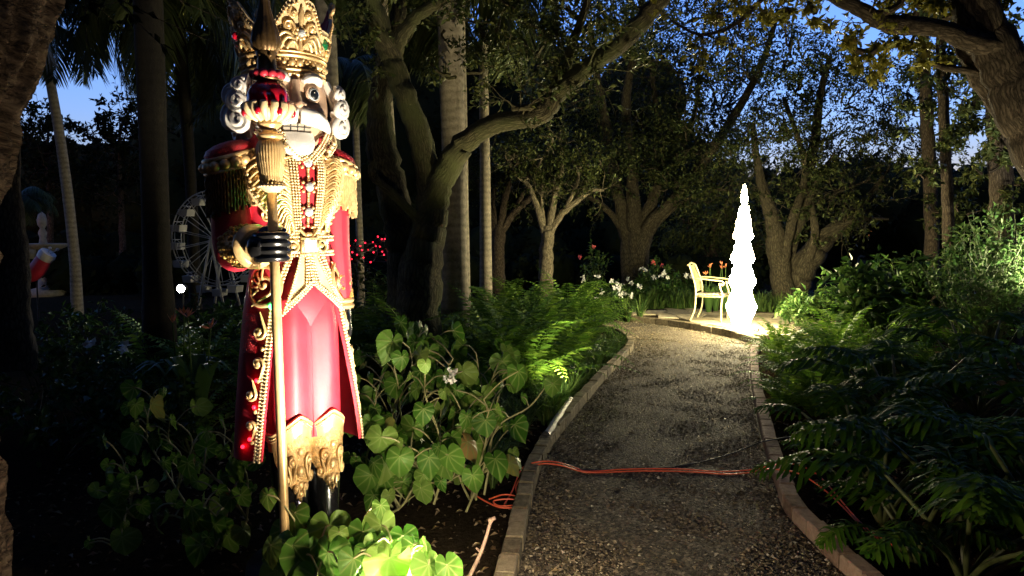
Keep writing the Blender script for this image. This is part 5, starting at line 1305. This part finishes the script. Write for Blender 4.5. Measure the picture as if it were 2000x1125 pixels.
# ---- palms
def frond(mb, q, c, az, el, L, n=34):
    d = np.array([cos(az), sin(az), 0]); s = np.array([-sin(az), cos(az), 0]); tt = np.linspace(0, 1, n); ang = el - (1.5 + .8 * q.random()) * tt ** 1.3; ds = L / n
    P = c + np.outer(np.cumsum(np.cos(ang)) * ds, d) + np.outer(np.cumsum(np.sin(ang)) * ds, [0, 0, 1]) + np.outer(.08 * L * (q.random() - .5) * tt ** 2, s); T = unit(np.gradient(P, axis=0)); U = unit(np.cross(T, s))
    mb.tube(P[::3], np.linspace(.022, .004, len(P[::3])) * L / 2.2, 5, cap=False); wl = L * .30 * np.sin(np.pi * np.clip(.12 + .85 * tt, 0, 1)) ** .6
    for sg in (-1, 1):
        for j in range(2):
            D_ = unit(s * sg + T * (.75 + .3 * q.random((n, 1))) - U * (.1 + .5 * q.random((n, 1))) + [0, 0, -.35]); l = wl * (.8 + .35 * q.random(n)); B0 = P + T * ds * j * .5
            w = unit(np.cross(D_, U + .2 * q.normal(size=(n, 3)))) * .016 * L / 2.2; m = B0 + D_ * (l * .5)[:, None]; e = B0 + D_ * l[:, None] + np.outer(l * .28, [0, 0, -1])
            V = np.stack([B0 - w * .5, B0 + w * .5, m + w, m - w, e + w * .1, e - w * .1], 1)[3:].reshape(-1, 3); i = np.arange(n - 3)[:, None] * 6; mb.add(V, np.concatenate([i + np.array([[0, 1, 2, 3]]), i + np.array([[3, 2, 4, 5]])]))
def palm(label, rows, mat, nf, L, seed, group=None, el=(-.3, 1.1), fan=None):
    q = np.random.default_rng(seed); x, y, Y, r = rows[0]; w = W(x, y, Y); base = np.array([w[0], w[1], 0]); t = thing('palm_tree', label, 'palm tree', base, 0, group)
    P, rad = path_px(rows); P = np.vstack([[base[0], base[1], -.05], P]); rad = np.r_[rad[0] * 1.15, rad]; b = MB(); b.tube(P - base, rad, 18, rough=.012); b.build('trunk', M[mat], t)
    if nf:
        f = MB()
        for k in range(nf): frond(f, q, P[-1] - base, k * 2.399 + q.random() * .5, el[0] + (el[1] - el[0]) * q.random(), L * (.8 + .35 * q.random()))
        f.build('fronds', M['palm_leaf'], t)
    return t
palm('slender curved palm left of the dark trunk, with its crown behind the rough trunk', [(147, 520, 14, 10), (140, 450, 14, 9.5), (131, 370, 14, 9.5), (118, 275, 14, 9), (101, 175, 14, 8.5), (85, 95, 14, 8), (75, 40, 14, 8)], 'palm_trunk', 15, 1.7, 1)
palm('thick dark palm trunk between the curved palm and the statue', [(310, 600, 7, 30), (306, 500, 7, 26), (301, 330, 7, 25), (294, 130, 7, 26), (288, -40, 7, 26), (284, -250, 7, 24), (282, -500, 7, 22)], 'palm_shaded', 14, 2.6, 2)
palm('slim palm with hanging fronds just left of the statue crown', [(379, 500, 12.5, 11), (374, 380, 12.5, 10.5), (364, 230, 12.5, 11), (354, 120, 12.5, 12), (348, 30, 12.5, 11), (346, -20, 12.5, 10)], 'palm_shaded', 18, 2.3, 3, el=(-.7, .9))
palm('palm with long fronds hanging across the sky at the top left', [(304, 520, 13, 10), (300, 300, 13, 10), (292, 100, 13, 10), (280, -60, 13, 10)], 'palm_shaded', 20, 2.6, 4, el=(-.6, .9))
palm('grey palm trunk directly behind the statue head', [(652, 520, 8, 21), (647, 330, 8, 19), (641, 150, 8, 19), (634, 0, 8, 19), (630, -150, 8, 18), (626, -420, 8, 16)], 'palm_trunk', 14, 2.6, 5)
palm('very thin pale palm right of the statue shoulder', [(704, 500, 15, 7), (699, 380, 15, 7), (695, 250, 15, 6.5), (690, 170, 15, 6), (688, 120, 15, 6)], 'palm_trunk', 14, 1.6, 6, el=(-.9, .8))
palm('grey palm trunk half hidden behind the mossy oak', [(776, 540, 9.5, 18), (767, 410, 9.5, 17), (758, 280, 9.5, 15), (750, 150, 9.5, 14.5), (744, 30, 9.5, 14), (738, -150, 9.5, 13)], 'palm_trunk', 14, 2.5, 7)
palm('tall thick royal palm trunk right of the mossy oak fork', [(889, 570, 8, 27), (888, 480, 8, 24), (886, 330, 8, 22.5), (882, 150, 8, 23.5), (878, -20, 8, 24), (876, -200, 8, 23), (874, -450, 8, 20)], 'palm_trunk', 14, 2.6, 8)
palm('second palm trunk peeking out behind the royal palm', [(903, 560, 10, 16), (902, 400, 10, 13), (899, 200, 10, 13), (894, 0, 10, 13), (890, -200, 10, 12)], 'palm_trunk', 14, 2.5, 9)
palm('slim pale palm trunk standing alone right of the royal palm', [(949, 520, 12, 12), (948, 420, 12, 11), (947, 300, 12, 10), (945, 180, 12, 9), (944, 40, 12, 9), (944, -100, 12, 8)], 'palm_trunk', 14, 2.4, 10, el=(-.8, .8))
# short lit palm near the stone fountain
q = np.random.default_rng(77); w = W(30, 395, 16); t = thing('palm_tree', 'small palm with pale arching fronds above the stone fountain', 'palm tree', (w[0], w[1], 0)); b = MB(); b.tube([(0, 0, -.05), (0, 0, 1.2), (.02, 0, w[2])], [.12, .09, .08], 10); b.build('trunk', M['palm_trunk'], t)
f = MB()
for k in range(14): frond(f, q, np.array([.02, 0, w[2]]), k * 2.4, .2 + .9 * q.random(), 1.0)
f.build('fronds', M['palm_leaf'], t)

# ---- the wood beyond: lumpy dark masses hung with leaves
def mass(name, label, blobs, leafL, seed, dens=1.0, kind=None):
    q = np.random.default_rng(seed); core, PP, DD = MB(), [], []
    for px, py, Y, rpx in blobs:
        c = W(px, py, Y); r = rpx * MPP(Y); th = np.linspace(0, pi, 15); a = np.linspace(0, 2 * pi, 26, endpoint=False); u = np.stack([np.sin(th)[:, None] * np.cos(a), np.sin(th)[:, None] * np.sin(a), np.cos(th)[:, None] * np.ones(26)], -1)
        k = 1 + .12 * np.sin(u[..., 0:1] * 7 + px) * np.sin(u[..., 2:3] * 6 + py) + .06 * np.sin(u[..., 1:2] * 15 + u[..., 2:3] * 11); core.grid(c + u * r * .78 * k, closed_u=True, flip=True)
        n = int(dens * 330 * (r ** 2) / leafL ** 2 * .03) + 60; d = unit(q.normal(size=(n, 3))); d = d[d[:, 1] < .5]
        cl = .07 * r; PP.append(c + d * (r * (.80 + .24 * q.random((len(d), 1)) ** 1.6)) + q.normal(size=d.shape) * cl); DD.append(q.normal(size=d.shape))
    P, D_ = np.concatenate(PP), np.concatenate(DD); leaves(core, P, D_, q.normal(size=P.shape), leafL * (.5 + .8 * q.random(len(P))), .5, .08, .1); o = core.build(name, M['far_leaf'])
    if kind: o["kind"] = kind
    else: tag(o, label, 'wood')
    return o
L_ = []
for x, y, r in ((-150, 330, 110), (-40, 330, 85), (60, 335, 80), (130, 330, 65), (200, 345, 75), (270, 330, 70), (60, 400, 110), (180, 400, 110), (300, 390, 130), (-60, 420, 120), (400, 300, 150), (-220, 420, 160)): L_.append((x, y, 26 + R.uniform(-1.5, 1.5), r))
for x, y, r in ((470, 150, 130), (560, 60, 150), (600, 260, 160), (700, 120, 130), (760, 300, 150), (850, 200, 140), (920, 330, 140), (820, 30, 110), (700, -60, 120), (500, -60, 140), (600, 420, 130), (1000, 260, 120), (980, 150, 100), (1000, 420, 120), (1100, 400, 120), (780, 430, 120), (1190, 420, 110), (890, 440, 110), (1060, 180, 110), (1150, 260, 120), (1250, 200, 110), (1300, 330, 110), (420, 430, 120)): L_.append((x, y, 27 + R.uniform(-2, 2), r))
for x, y, r in ((1300, 420, 110), (1400, 400, 100), (1480, 420, 100), (1560, 400, 90), (1640, 390, 90), (1700, 380, 85), (1780, 410, 95), (1860, 420, 100), (1950, 420, 110), (2050, 420, 130), (2180, 430, 150), (1380, 470, 80), (1500, 480, 80), (1620, 470, 80), (1760, 480, 80), (2300, 400, 160), (1240, 470, 90), (1900, 380, 70)): L_.append((x, y, 25 + R.uniform(-2, 2), r))
for x in range(-300, 1400, 90): L_.append((x, 505 + R.uniform(-12, 12), 23 + R.uniform(-1, 1), 72))
for x in range(-350, 1500, 60): L_.append((x, 540 + R.uniform(-10, 10), 18.5 + R.uniform(-1, 1), 48))
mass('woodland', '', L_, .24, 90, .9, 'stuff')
# fine grey thicket close behind the light tree
t = Tree('thicket_tree', 'dense fine-leaved dark tree filling the gap between great oak and light tree', W(1400, 560, 19), M['bark_grey'], M['oak'], seed=95)
t.limb([(1390, 600, 19, 12), (1395, 500, 19, 10), (1400, 420, 19, 8)]); t.limb([(1330, 540, 19, 4), (1390, 495, 19, 5), (1430, 488, 18.8, 3)], 7)
for x, y, r, n in ((1380, 430, 75, 1800), (1430, 400, 70, 1600), (1340, 440, 60, 1200), (1450, 470, 65, 1400), (1400, 500, 65, 1400), (1500, 450, 60, 1000), (1320, 500, 55, 900), (1470, 360, 50, 700)): t.blob(x, y, 19, r, n, .10, .9)
t.done()

# ---- unseen oaks added beside and behind the viewpoint; their crowns block sky light
def shade_oak(label, base, top, blobs, seed):
    t = Tree('oak_tree', label, (base[0], base[1], 0), M['bark_grey'], M['oak'], seed=seed, group='unseen oaks added to shade the glade'); q = t.q; b0 = np.array([base[0], base[1], -.1]); tp = np.array(top)
    P = spline([b0, b0 * .6 + tp * .4 + [.2, .1, 0], tp], 8); t.wood.tube(P - t.base, np.linspace(.38, .2, len(P)), 14, rough=.1)
    for x, y, z, r, n in blobs:
        c = np.array([x, y, z]); L_ = spline([tp, (tp + c) / 2 + [0, 0, .4], c], 6); t.wood.tube(L_ - t.base, np.linspace(.16, .04, len(L_)), 8, rough=.1)
        m = n // 40; a = unit(q.normal(size=(m, 3))) * (q.random((m, 1)) ** .45) * [r, r, r * .38] + c; X = np.repeat(a, 40, 0) + q.normal(size=(m * 40, 3)) * r * .14
        t.pp.append(X); t.dd.append(q.normal(size=X.shape) + [0, 0, -.2]); t.ll.append(.30 * (.6 + .8 * q.random(len(X))))
    t.done()
shade_oak('unseen oak added so its crown shades the glade', (-4.5, -3.5), (-4, -2.5, 6), [(-4, -1, 8, 3.6, 5200), (-8, -4, 8, 3.6, 5200), (-1, -4, 8.4, 3.6, 5200), (-7, 3, 8.4, 3.6, 5200), (-11, 0, 8, 3.6, 4000), (-5, -8, 7, 3.6, 4000)], 301)
shade_oak('unseen oak added so its crown shades the glade', (5, -3), (4.8, -2, 6), [(3, -1, 8, 3.6, 5200), (7, -3, 8, 3.6, 5200), (2, 3, 8.6, 3.6, 5200), (8, 3, 8, 3.6, 5200), (12, 0, 8, 3.6, 4000), (5, -8, 7, 3.6, 4000)], 302)
shade_oak('unseen oak added so its crown shades the glade', (-9, 6.5), (-8.5, 7, 6.5), [(-8, 8, 9, 3.4, 4600), (-3, 7, 9, 3.4, 4600), (-12, 6, 8, 3.6, 4600), (-4, 12, 10, 3.2, 4200), (-14, 11, 9, 3.6, 3600)], 303)
shade_oak('unseen oak added so its crown shades the glade', (9.5, 6), (9, 6.5, 6.5), [(8, 8, 8.6, 3.4, 4600), (3, 8, 9, 3.4, 4600), (13, 6, 8, 3.6, 4600), (4, 12, 9.6, 3.2, 4200), (9, 12.5, 9.6, 3.2, 4200), (14, 11, 9, 3.6, 3600)], 304)
L_ = []
for k in range(34):
    a = radians(140 + k * 260 / 33 - 50 + 100 - 50); a = radians(172 + k * 196 / 33); r = R.uniform(13, 17); c = np.array([cos(a) * r, 2 + sin(a) * r]); L_.append((c[0], c[1], R.uniform(1.5, 3.5), R.uniform(2.4, 3.2))); L_.append((c[0] * 1.1, c[1] * 1.1, R.uniform(5.5, 7), R.uniform(2.6, 3.4)))
def mass_world(name, blobs, leafL, seed, n):
    q = np.random.default_rng(seed); core = MB()
    for x, y, z, r in blobs:
        c = np.array([x, y, z]); th = np.linspace(0, pi, 13); a = np.linspace(0, 2 * pi, 22, endpoint=False); u = np.stack([np.sin(th)[:, None] * np.cos(a), np.sin(th)[:, None] * np.sin(a), np.cos(th)[:, None] * np.ones(22)], -1)
        core.grid(c + u * r * .85 * (1 + .14 * np.sin(u[..., 0:1] * 7 + x) * np.sin(u[..., 2:3] * 6 + y)), closed_u=True, flip=True)
        d = unit(q.normal(size=(n, 3))); leaves(core, c + d * r * (.84 + .22 * q.random((n, 1))), q.normal(size=d.shape), q.normal(size=d.shape), leafL * (.5 + .8 * q.random(n)), .5, .08, .1)
    o = core.build(name, M['far_leaf']); o["kind"] = 'stuff'
mass_world('woodland', L_, .34, 91, 320)  # unseen woods added round the back to block low sky light

# ================================================================== lamps, furniture and decorations
def spot(name, loc, aim, power, size, color, blend=.6, soft=.05, parent=None):
    d = bpy.data.lights.new(name, 'SPOT'); d.energy = power; d.spot_size = radians(size); d.spot_blend = blend; d.shadow_soft_size = soft; d.color = color
    o = bpy.data.objects.new(name, d); COL.objects.link(o); o.location = loc; o.rotation_euler = (Vector(aim) - Vector(loc)).to_track_quat('-Z', 'Y').to_euler(); return o
def point(name, loc, power, color, soft=.05):
    d = bpy.data.lights.new(name, 'POINT'); d.energy = power; d.shadow_soft_size = soft; d.color = color; o = bpy.data.objects.new(name, d); COL.objects.link(o); o.location = loc; return o
STAGE = (1.0, .88, .69)
WARM, COOL = (1.0, .80, .56), (1.0, .93, .80)
M['lamp_face'] = emit('lamp_face', (1, .93, .75), 9)
def flood_lamp(label, loc, aim, power, size, color, s=.16, soft=.05):
    """spiked garden flood: housing, glass face, bracket and spike; its spot sits just in front of the glass"""
    loc = np.asarray(loc, float); f = thing('flood_lamp', label, 'lamp', loc); d = unit(np.asarray(aim) - loc); q = Vector(d).to_track_quat('Y', 'Z').to_euler(); Rm = np.array(q.to_matrix())
    b = MB(); b.box((0, 0, 0), (s, s * .35, s * .75), q)
    for k in range(5): b.box(Rm @ np.array([(k - 2) * s * .2, -s * .27, 0]), (s * .04, s * .2, s * .7), q)
    b.build('housing', M['black_plastic'], f, smooth=False)
    b = MB(); b.box(Rm @ np.array([0, s * .19, 0]), (s * .86, s * .03, s * .62), q); b.build('glass', M['lamp_face'], f, smooth=False)
    b = MB(); b.tube([(-s * .56, 0, 0), (-s * .56, 0, -s * .55), (s * .56, 0, -s * .55), (s * .56, 0, 0)], .008, 6); b.tube([(0, 0, -s * .5), (0, 0, -loc[2] - .1)], .009, 6); b.build('bracket', M['black_plastic'], f)
    spot('flood_beam', loc + d * s * .3, aim, power, size, color, soft=soft); return f
sx, sy = st_base[0], st_base[1]
flood_lamp('black garden flood lamp low in the leaves at the statue foot', (sx + .56, sy - .40, .13), (sx + .06, sy - .05, .95), P_NEAR, 105, STAGE, .13)
flood_lamp('black garden flood lamp on a spike between path and statue', (sx + 1.12, sy - .92, .30), (sx + .02, sy - .05, 1.75), P_FLOOD, 74, STAGE)
point('leaf_fill', (WX(795, 2.8), 2.78, .24), P_LEAF, STAGE, .05)  # extra light added over the leaves, without a fixture
point('flood_spill', (sx + 1.02, sy - .94, .46), P_SPILL, WARM, .06)
flood_lamp('small up-light hidden among the right border leaves under the leaning oak', (WX(2090, 4.0), 4.0, .4), (WX(1840, 4.6), 4.6, 2.9), P_LIMB, 60, (1, .84, .50), .12)
flood_lamp('hidden flood lamp shining on the bush at the right edge', (WX(2080, 7.2), 7.2, .9), (WX(1935, 8.6), 8.6, 1.9), P_GLADE, 80, COOL)
f_ = G(1200, 590, .25); flood_lamp('small spot lamp among the white flowers', (WX(1200, 13.9), 13.9, .28), (WX(1215, 14.6), 14.9, .7), P_FLOWER, 130, COOL, .10)

# bare bright lamp in front of the ferris wheel
p = W(357, 563, 8.6); f = thing('lamp', 'dazzling round spot lamp low in the bushes beneath the ferris wheel', 'lamp', (p[0], p[1], 0))
b = MB(); b.lathe([(0, -.04), (.05, -.03), (.06, .05), (.052, .055)], (0, 0, 0), 20); vs = np.concatenate(b.v); b.v = [np.stack([vs[:, 0], -vs[:, 2], vs[:, 1] + p[2]], -1)]; b.tube([(0, 0, p[2] - .05), (0, 0, -.1)], .01, 6); b.build('housing', M['black_plastic'], f)
b = MB(); b.ball((0, -.05, p[2]), .045, 16, 8, (1, .35, 1)); b.build('bulb', emit('lamp_bulb', (1, .95, .80), 60), f); point('lamp_glow', (p[0], p[1] - .12, p[2] + .02), P_WHEEL, COOL, .06)
spot('lamp_beam', (p[0], p[1] + .1, p[2] + .1), (p[0] + .35, p[1] + 1.5, 1.6), P_WHEEL * 2.5, 90, COOL)

# led bar lying inside the left kerb; spots added above it light oak and ferns
a_, c_ = G(1068, 862, .03), G(1112, 792, .03); a_[2] = .075; c_[2] = .085; f = thing('light_bar', 'metal tube light bar lying in the grass along the left kerb', 'lamp', a_); d = c_ - a_; L = np.linalg.norm(d); u = d / L
b = MB(); b.tube([u * 0, u * .02, u * (L - .02), u * L], [.024, .030, .030, .024], 16); b.build('body', M['steel'], f)
for k in (0, 1):
    b = MB(); b.tube([u * (-.02 + k * (L + .0)), u * (.012 + k * (L + .0))], .032, 16); b.build('end_cap', M['black_plastic'], f)
b = MB(); n_ = np.array([-u[1], u[0], 0]); P = [u * t + np.array([0, 0, .025]) - n_ * .008 for t in np.linspace(.05, L - .05, 5)]; b.tube(P, .007, 8); b.build('lens', solid('bar_lens', (.22, .21, .17), .7, 0, .2, 20), f)
spot('fern_fill', (a_ + c_) / 2 + [0, .05, .22], W(1090, 575, 8.6), P_FERN, 60, (1.0, .88, .58), .8, soft=.05)  # added spot that brightens the ferns; the bar itself does not glow
spot('oak_spot', (a_ + c_) / 2 + [0, 0, .20], W(1090, 150, 6.7), P_CANOPY, 70, (1.0, .84, .52), soft=.03)  # added spot above the bar, aimed at the oak limb

# ---- tiered light tree
lt = G(1447, 646, .112); f = thing('light_tree', 'blazing white tiered light tree standing on the patio beside the chair', 'light decoration', (lt[0], lt[1], .112)); mp = MPP(lt[1]); M['glow'] = emit('glow', (1, .86, .52), P_TREE)
def pz(y): return (650 - y) * mp
tiers = [[(637, 14), (622, 21), (602, 29), (583, 21.5), (566, 16.5)], [(566, 19), (553, 25), (535, 19.5), (517, 14)], [(517, 17), (509, 22), (490, 16.5), (470, 11)], [(470, 14.5), (464, 18), (435, 12), (407, 8)]]
for k, prof in enumerate(tiers):
    b = MB(); b.lathe([(0, pz(prof[0][0]))] + [(r * mp, pz(y)) for y, r in prof] + [(0, pz(prof[-1][0]))], n=22, rip=lambda a, z: .03 * np.sin(a * 11 + z * 40)); b.build('light_net', M['glow'], f)
b = MB(); b.lathe([(0, 0.01), (9 * mp, 0.01), (9 * mp, pz(637)), (0, pz(637) + .001)], n=16); b.build('light_net', M['glow'], f)
b = MB(); b.lathe([(0, pz(407)), (3 * mp, pz(404)), (4.5 * mp, pz(398)), (6 * mp, pz(390)), (3.5 * mp, pz(382)), (4 * mp, pz(376)), (1.5 * mp, pz(366)), (0, pz(364))], n=10, rip=lambda a, z: .25 * np.cos(a * 5)); b.build('finial', M['glow'], f)
b = MB()
for k in range(250):                                                  # single bulbs standing off the nets
    tr = tiers[R.randrange(4)]; i = R.randrange(len(tr) - 1); s = R.random(); y = tr[i][0] * (1 - s) + tr[i + 1][0] * s; r = (tr[i][1] * (1 - s) + tr[i + 1][1] * s + R.uniform(.1, .9)) * mp; a = R.random() * 6.28; b.ball((r * cos(a), r * sin(a), pz(y)), .011, 5, 3)
for k in range(14): a = R.random() * 6.28; y = R.uniform(372, 404); b.ball((5.5 * mp * cos(a), 5.5 * mp * sin(a), pz(y)), .007, 5, 3)
b.build('bulbs', M['glow'], f)["kind"] = 'stuff'
b = MB(); b.lathe([(0, 0), (.16, 0), (.16, .012), (0, .014)], n=24); b.build('base_plate', M['white_metal'], f)

# ---- cream metal garden chair
f = thing('garden_chair', 'cream cast-metal garden armchair on the patio left of the light tree', 'chair', (WX(1389, 11.95), 11.95, .112), radians(62)); cm = M['cream_metal']
for s in (-1, 1):
    b = MB(); b.tube(spline([(s * .25, .27, 0), (s * .25, .20, .18), (s * .25, .185, .40)], 6), .0155, 8); b.build('leg', cm, f)
    b = MB(); b.tube(spline([(s * .26, -.24, 0), (s * .26, -.235, .25), (s * .26, -.25, .44), (s * .27, -.215, .56), (s * .275, -.20, .64)], 6), .0155, 8); b.build('leg', cm, f)
    b = MB(); b.tube(spline([(s * .24, .215, .70), (s * .27, .10, .70), (s * .28, -.08, .685), (s * .275, -.22, .675), (s * .275, -.27, .645), (s * .275, -.262, .61), (s * .275, -.235, .615), (s * .275, -.238, .635)], 6), .013, 8); b.build('armrest', cm, f)
b = MB()
for s in (-1, 1): b.tube(spline([(s * .24, .185, .38), (s * .235, .20, .58), (s * .225, .255, .76), (s * .215, .31, .90), (s * .205, .335, .92)], 6), .0155, 8)
b.tube(spline([(-.21, .325, .905), (0, .335, .945), (.21, .325, .905)], 6), .017, 8); b.tube([(-.235, .192, .49), (.235, .192, .49)], .011, 8)
bf = b.build('back_frame', cm, f)
for x in (-.13, -.045, .045, .13):
    b = MB(); P = spline([(x, .192, .49), (x, .205, .60), (x * .95, .255, .76), (x * .9, .32, .91)], 5); ribbon(b, P, np.full(len(P), .022), (0, 1, 0)); ribbon(b, P + [0, .008, 0], np.full(len(P), .022), (0, 1, 0)); b.build('back_slat', cm, bf)
b = MB()
for k in range(7): b.box((0, -.22 + k * .067, .438 + .006 * sin(k)), (.47, .055, .018))
b.build('seat', M['weathered'], f)
b = MB(); b.tube([(-.25, -.25, .415), (.25, -.25, .415), (.25, .2, .405), (-.25, .2, .405), (-.25, -.25, .415)], .016, 8); b.build('seat_frame', cm, f)

# ---- ferris wheel
w = W(424, 466, 10); r = 92 * MPP(17); kf = 10 / 17; f = thing('ferris_wheel', 'white ferris wheel with box gondolas glimpsed between palm trunk and statue', 'ferris wheel', (w[0], w[1], 0), radians(-14)); H = w[2] / kf; f.scale = (kf,) * 3; wm = M['white_metal']
for y in (-.16, .16):
    b = MB(); q = np.linspace(0, 2 * pi, 73); b.tube([(r * cos(a), y, H + r * sin(a)) for a in q], .015, 6); b.tube([(r * .93 * cos(a), y, H + r * .93 * sin(a)) for a in q], .008, 5); b.build('rim', wm, f)
    for k in range(16):
        a = k * pi / 8 + .22; b = MB(); b.tube([(.03 * cos(a + .9), y * .6, H + .03 * sin(a + .9)), (r * cos(a), y, H + r * sin(a))], .0095, 5); b.build('spoke', wm, f)
b = MB(); b.lathe([(0, -.22), (.055, -.22), (.06, -.1), (.035, 0), (.06, .1), (.055, .22), (0, .22)], n=18); vs = np.concatenate(b.v); b.v = [np.stack([vs[:, 0], vs[:, 2], vs[:, 1] + H], -1)]; b.build('hub', wm, f)
for y in (-.24, .24):
    for s in (-1, 1): b = MB(); b.tube([(0, y, H), (s * .55, y * 1.4, -.03)], .028, 8); b.build('support_leg', wm, f)
for k in range(16):
    a = k * pi / 8 + .22 + pi / 16; x, z = r * cos(a), H + r * sin(a); b = MB(); b.tube([(x, -.16, z), (x, .16, z)], .008, 5)
    V = [(-.10, -.10), (.10, -.10), (.13, .06), (-.13, .06)]
    b.add([(x + vx, yy, z + vz - .14) for yy in (-.14, .14) for vx, vz in V], [(0, 1, 2, 3), (7, 6, 5, 4), (1, 0, 4, 5), (2, 1, 5, 6), (0, 3, 7, 4), (3, 2, 6, 7)])
    for s in (-1, 1): b.tube([(x + s * .1, 0, z - .08), (x, 0, z)], .006, 5)
    b.build('gondola', wm, f, smooth=False)

# ---- red stocking decoration, stone fountain
w = W(72, 520, 13); k = MPP(13); f = thing('stocking_ornament', 'big red stocking decoration with white cuff lying in the dark left shrubs', 'decoration', (w[0], w[1], 0)); z = w[2]
b = MB(); b.tube(spline([(-.30, 0, z - .16), (-.12, 0, z - .14), (.0, 0, z - .06), (.10, 0, z + .08), (.17, 0, z + .17)], 6), np.interp(np.linspace(0, 1, 25), [0, .2, .5, 1], [.10, .15, .15, .12]), 20); b.build('sock', M['red_paint'], f)
b = MB(); b.tube([(.14, 0, z + .14), (.19, 0, z + .20), (.23, 0, z + .25)], [.135, .15, .135], 20); b.build('cuff', M['white_paint'], f)
for px, py in ((.27, .33), (.40, .30)):
    b = MB(); b.tube([(.2, 0, z + .2), (px, -.02, z + py)], .008, 6); b.ball((px, -.02, z + py), .028, 10, 6); b.build('bobble', M['white_paint'], f)
b = MB(); b.tube([(-.05, .05, z - .1), (-.05, .05, -.05)], .014, 8); b.build('post', M['black_plastic'], f)
w = W(84, 470, 18); f = thing('stone_fountain', 'pale stone garden fountain with acorn finial in the far left dark', 'fountain', (w[0], w[1], 0)); k = MPP(18)
b = MB(); b.lathe([(.0, -.05), (.45, -.05), (.45, .1), (.16, .18), (.12, .9), (.2, 1.05), (.55, 1.22), (.58, 1.28), (.1, 1.26)], n=32); b.build('basin', M['stone'], f)
b = MB(); b.lathe([(.1, 1.26), (.07, 1.42), (.10, 1.55), (.05, 1.66), (.10, 1.74), (.115, 1.86), (.08, 2.0), (.0, 2.08)], n=20); b.build('finial', M['stone'], f)
b = MB(); b.box((-.05, -.5, 1.05), (.28, .2, .22), (.2, .1, .4)); b.ball((-.2, -.42, 1.2), .14, 9, 6); b.build('carved_figure', M['stone'], f)

# ---- red string lights on a bush
w = W(716, 492, 9.5); bush = shrub_obj('dark bush wound with red fairy lights behind the statue elbow', (w[0], w[1], 0), 1.5, .4, 420, .09, 300, 'shrub')
f = thing('string_lights', 'red fairy lights scattered over the bush behind the statue elbow', 'string lights', (w[0], w[1], 0)); b, c = MB(), MB(); P = [np.array([.30 * cos(a * 2.4), .30 * sin(a * 2.4) - .1, 1.18 + .34 * R.random()]) for a in range(34)]
c.tube(spline(P, 4), .003, 4, cap=False); c.build('wire', M['black_cable'], f)
for p in P: b.ball(p + np.array([0, -.012, .01]), .010, 6, 4)
b.build('bulbs', M['led_red'], f)["kind"] = 'stuff'

# ---- cables over the path, twig stake
def cable(label, pts, r, m, name='cable'):
    P = spline([G(x, y, z) for x, y, z in pts], 10); b = MB(); b.tube(P, r, 8); o = b.build(name, m); return tag(o, label, 'cable')
cable('upper orange extension cord crossing the gravel path', [(985, 985, .01), (1000, 960, .02), (1020, 915, .05), (1052, 902, .112), (1090, 903, .10), (1125, 914, .035), (1150, 921, .025), (1230, 916, .025), (1330, 916, .025), (1400, 921, .025), (1460, 918, .03), (1500, 911, .10), (1545, 905, .10), (1600, 930, .02), (1680, 1020, .012), (1745, 1066, .012)], .0047, M['orange_cable'])
cable('lower orange extension cord running beside the upper one across the gravel', [(1015, 978, .01), (1008, 950, .02), (1030, 920, .04), (1058, 906, .112), (1095, 909, .10), (1128, 919, .035), (1160, 923, .025), (1250, 920, .025), (1340, 921, .025), (1420, 926, .025), (1470, 922, .03), (1502, 916, .10), (1560, 925, .10), (1620, 965, .02), (1690, 1035, .012), (1715, 1052, .012)], .0047, M['orange_cable'])
cable('loose orange cord coil on the soil left of the kerb', [(955, 975, .02), (985, 966, .03), (1015, 972, .02), (1010, 985, .02), (975, 988, .02), (965, 978, .03), (1000, 975, .035), (1020, 985, .02), (990, 992, .02), (960, 985, .02), (920, 960, .015), (900, 930, .01)], .0047, M['orange_cable'])
cable('thin black cable snaking over the gravel above the orange cords', [(1015, 925, .04), (1055, 908, .10), (1100, 912, .06), (1140, 918, .02), (1230, 917, .02), (1310, 912, .02), (1380, 900, .02), (1430, 885, .02), (1470, 870, .04), (1492, 862, .10), (1560, 850, .05)], .005, M['black_cable'])
a_ = G(905, 1150, 0); c_ = W(958, 1020, 3.15); f = MB(); P = spline([a_, a_ * .45 + c_ * .55 + np.array([.012, 0, 0]), c_], 6); f.tube(P, np.linspace(.010, .0075, len(P)), 8); f.tube(spline([c_, c_ + [.01, 0, .015], c_ + [.022, 0, .02]], 3), .009, 7); f.ball(c_ + [0, 0, .008], .013, 8, 5)
q_ = a_ * .45 + c_ * .55; f.tube([q_ + [.01, 0, 0], q_ + [-.01, 0, .02]], [.007, .004], 6); tag(f.build('cut_stem', M['twig']), 'bare cut plant stem sticking up pale at the bottom edge', 'stem')
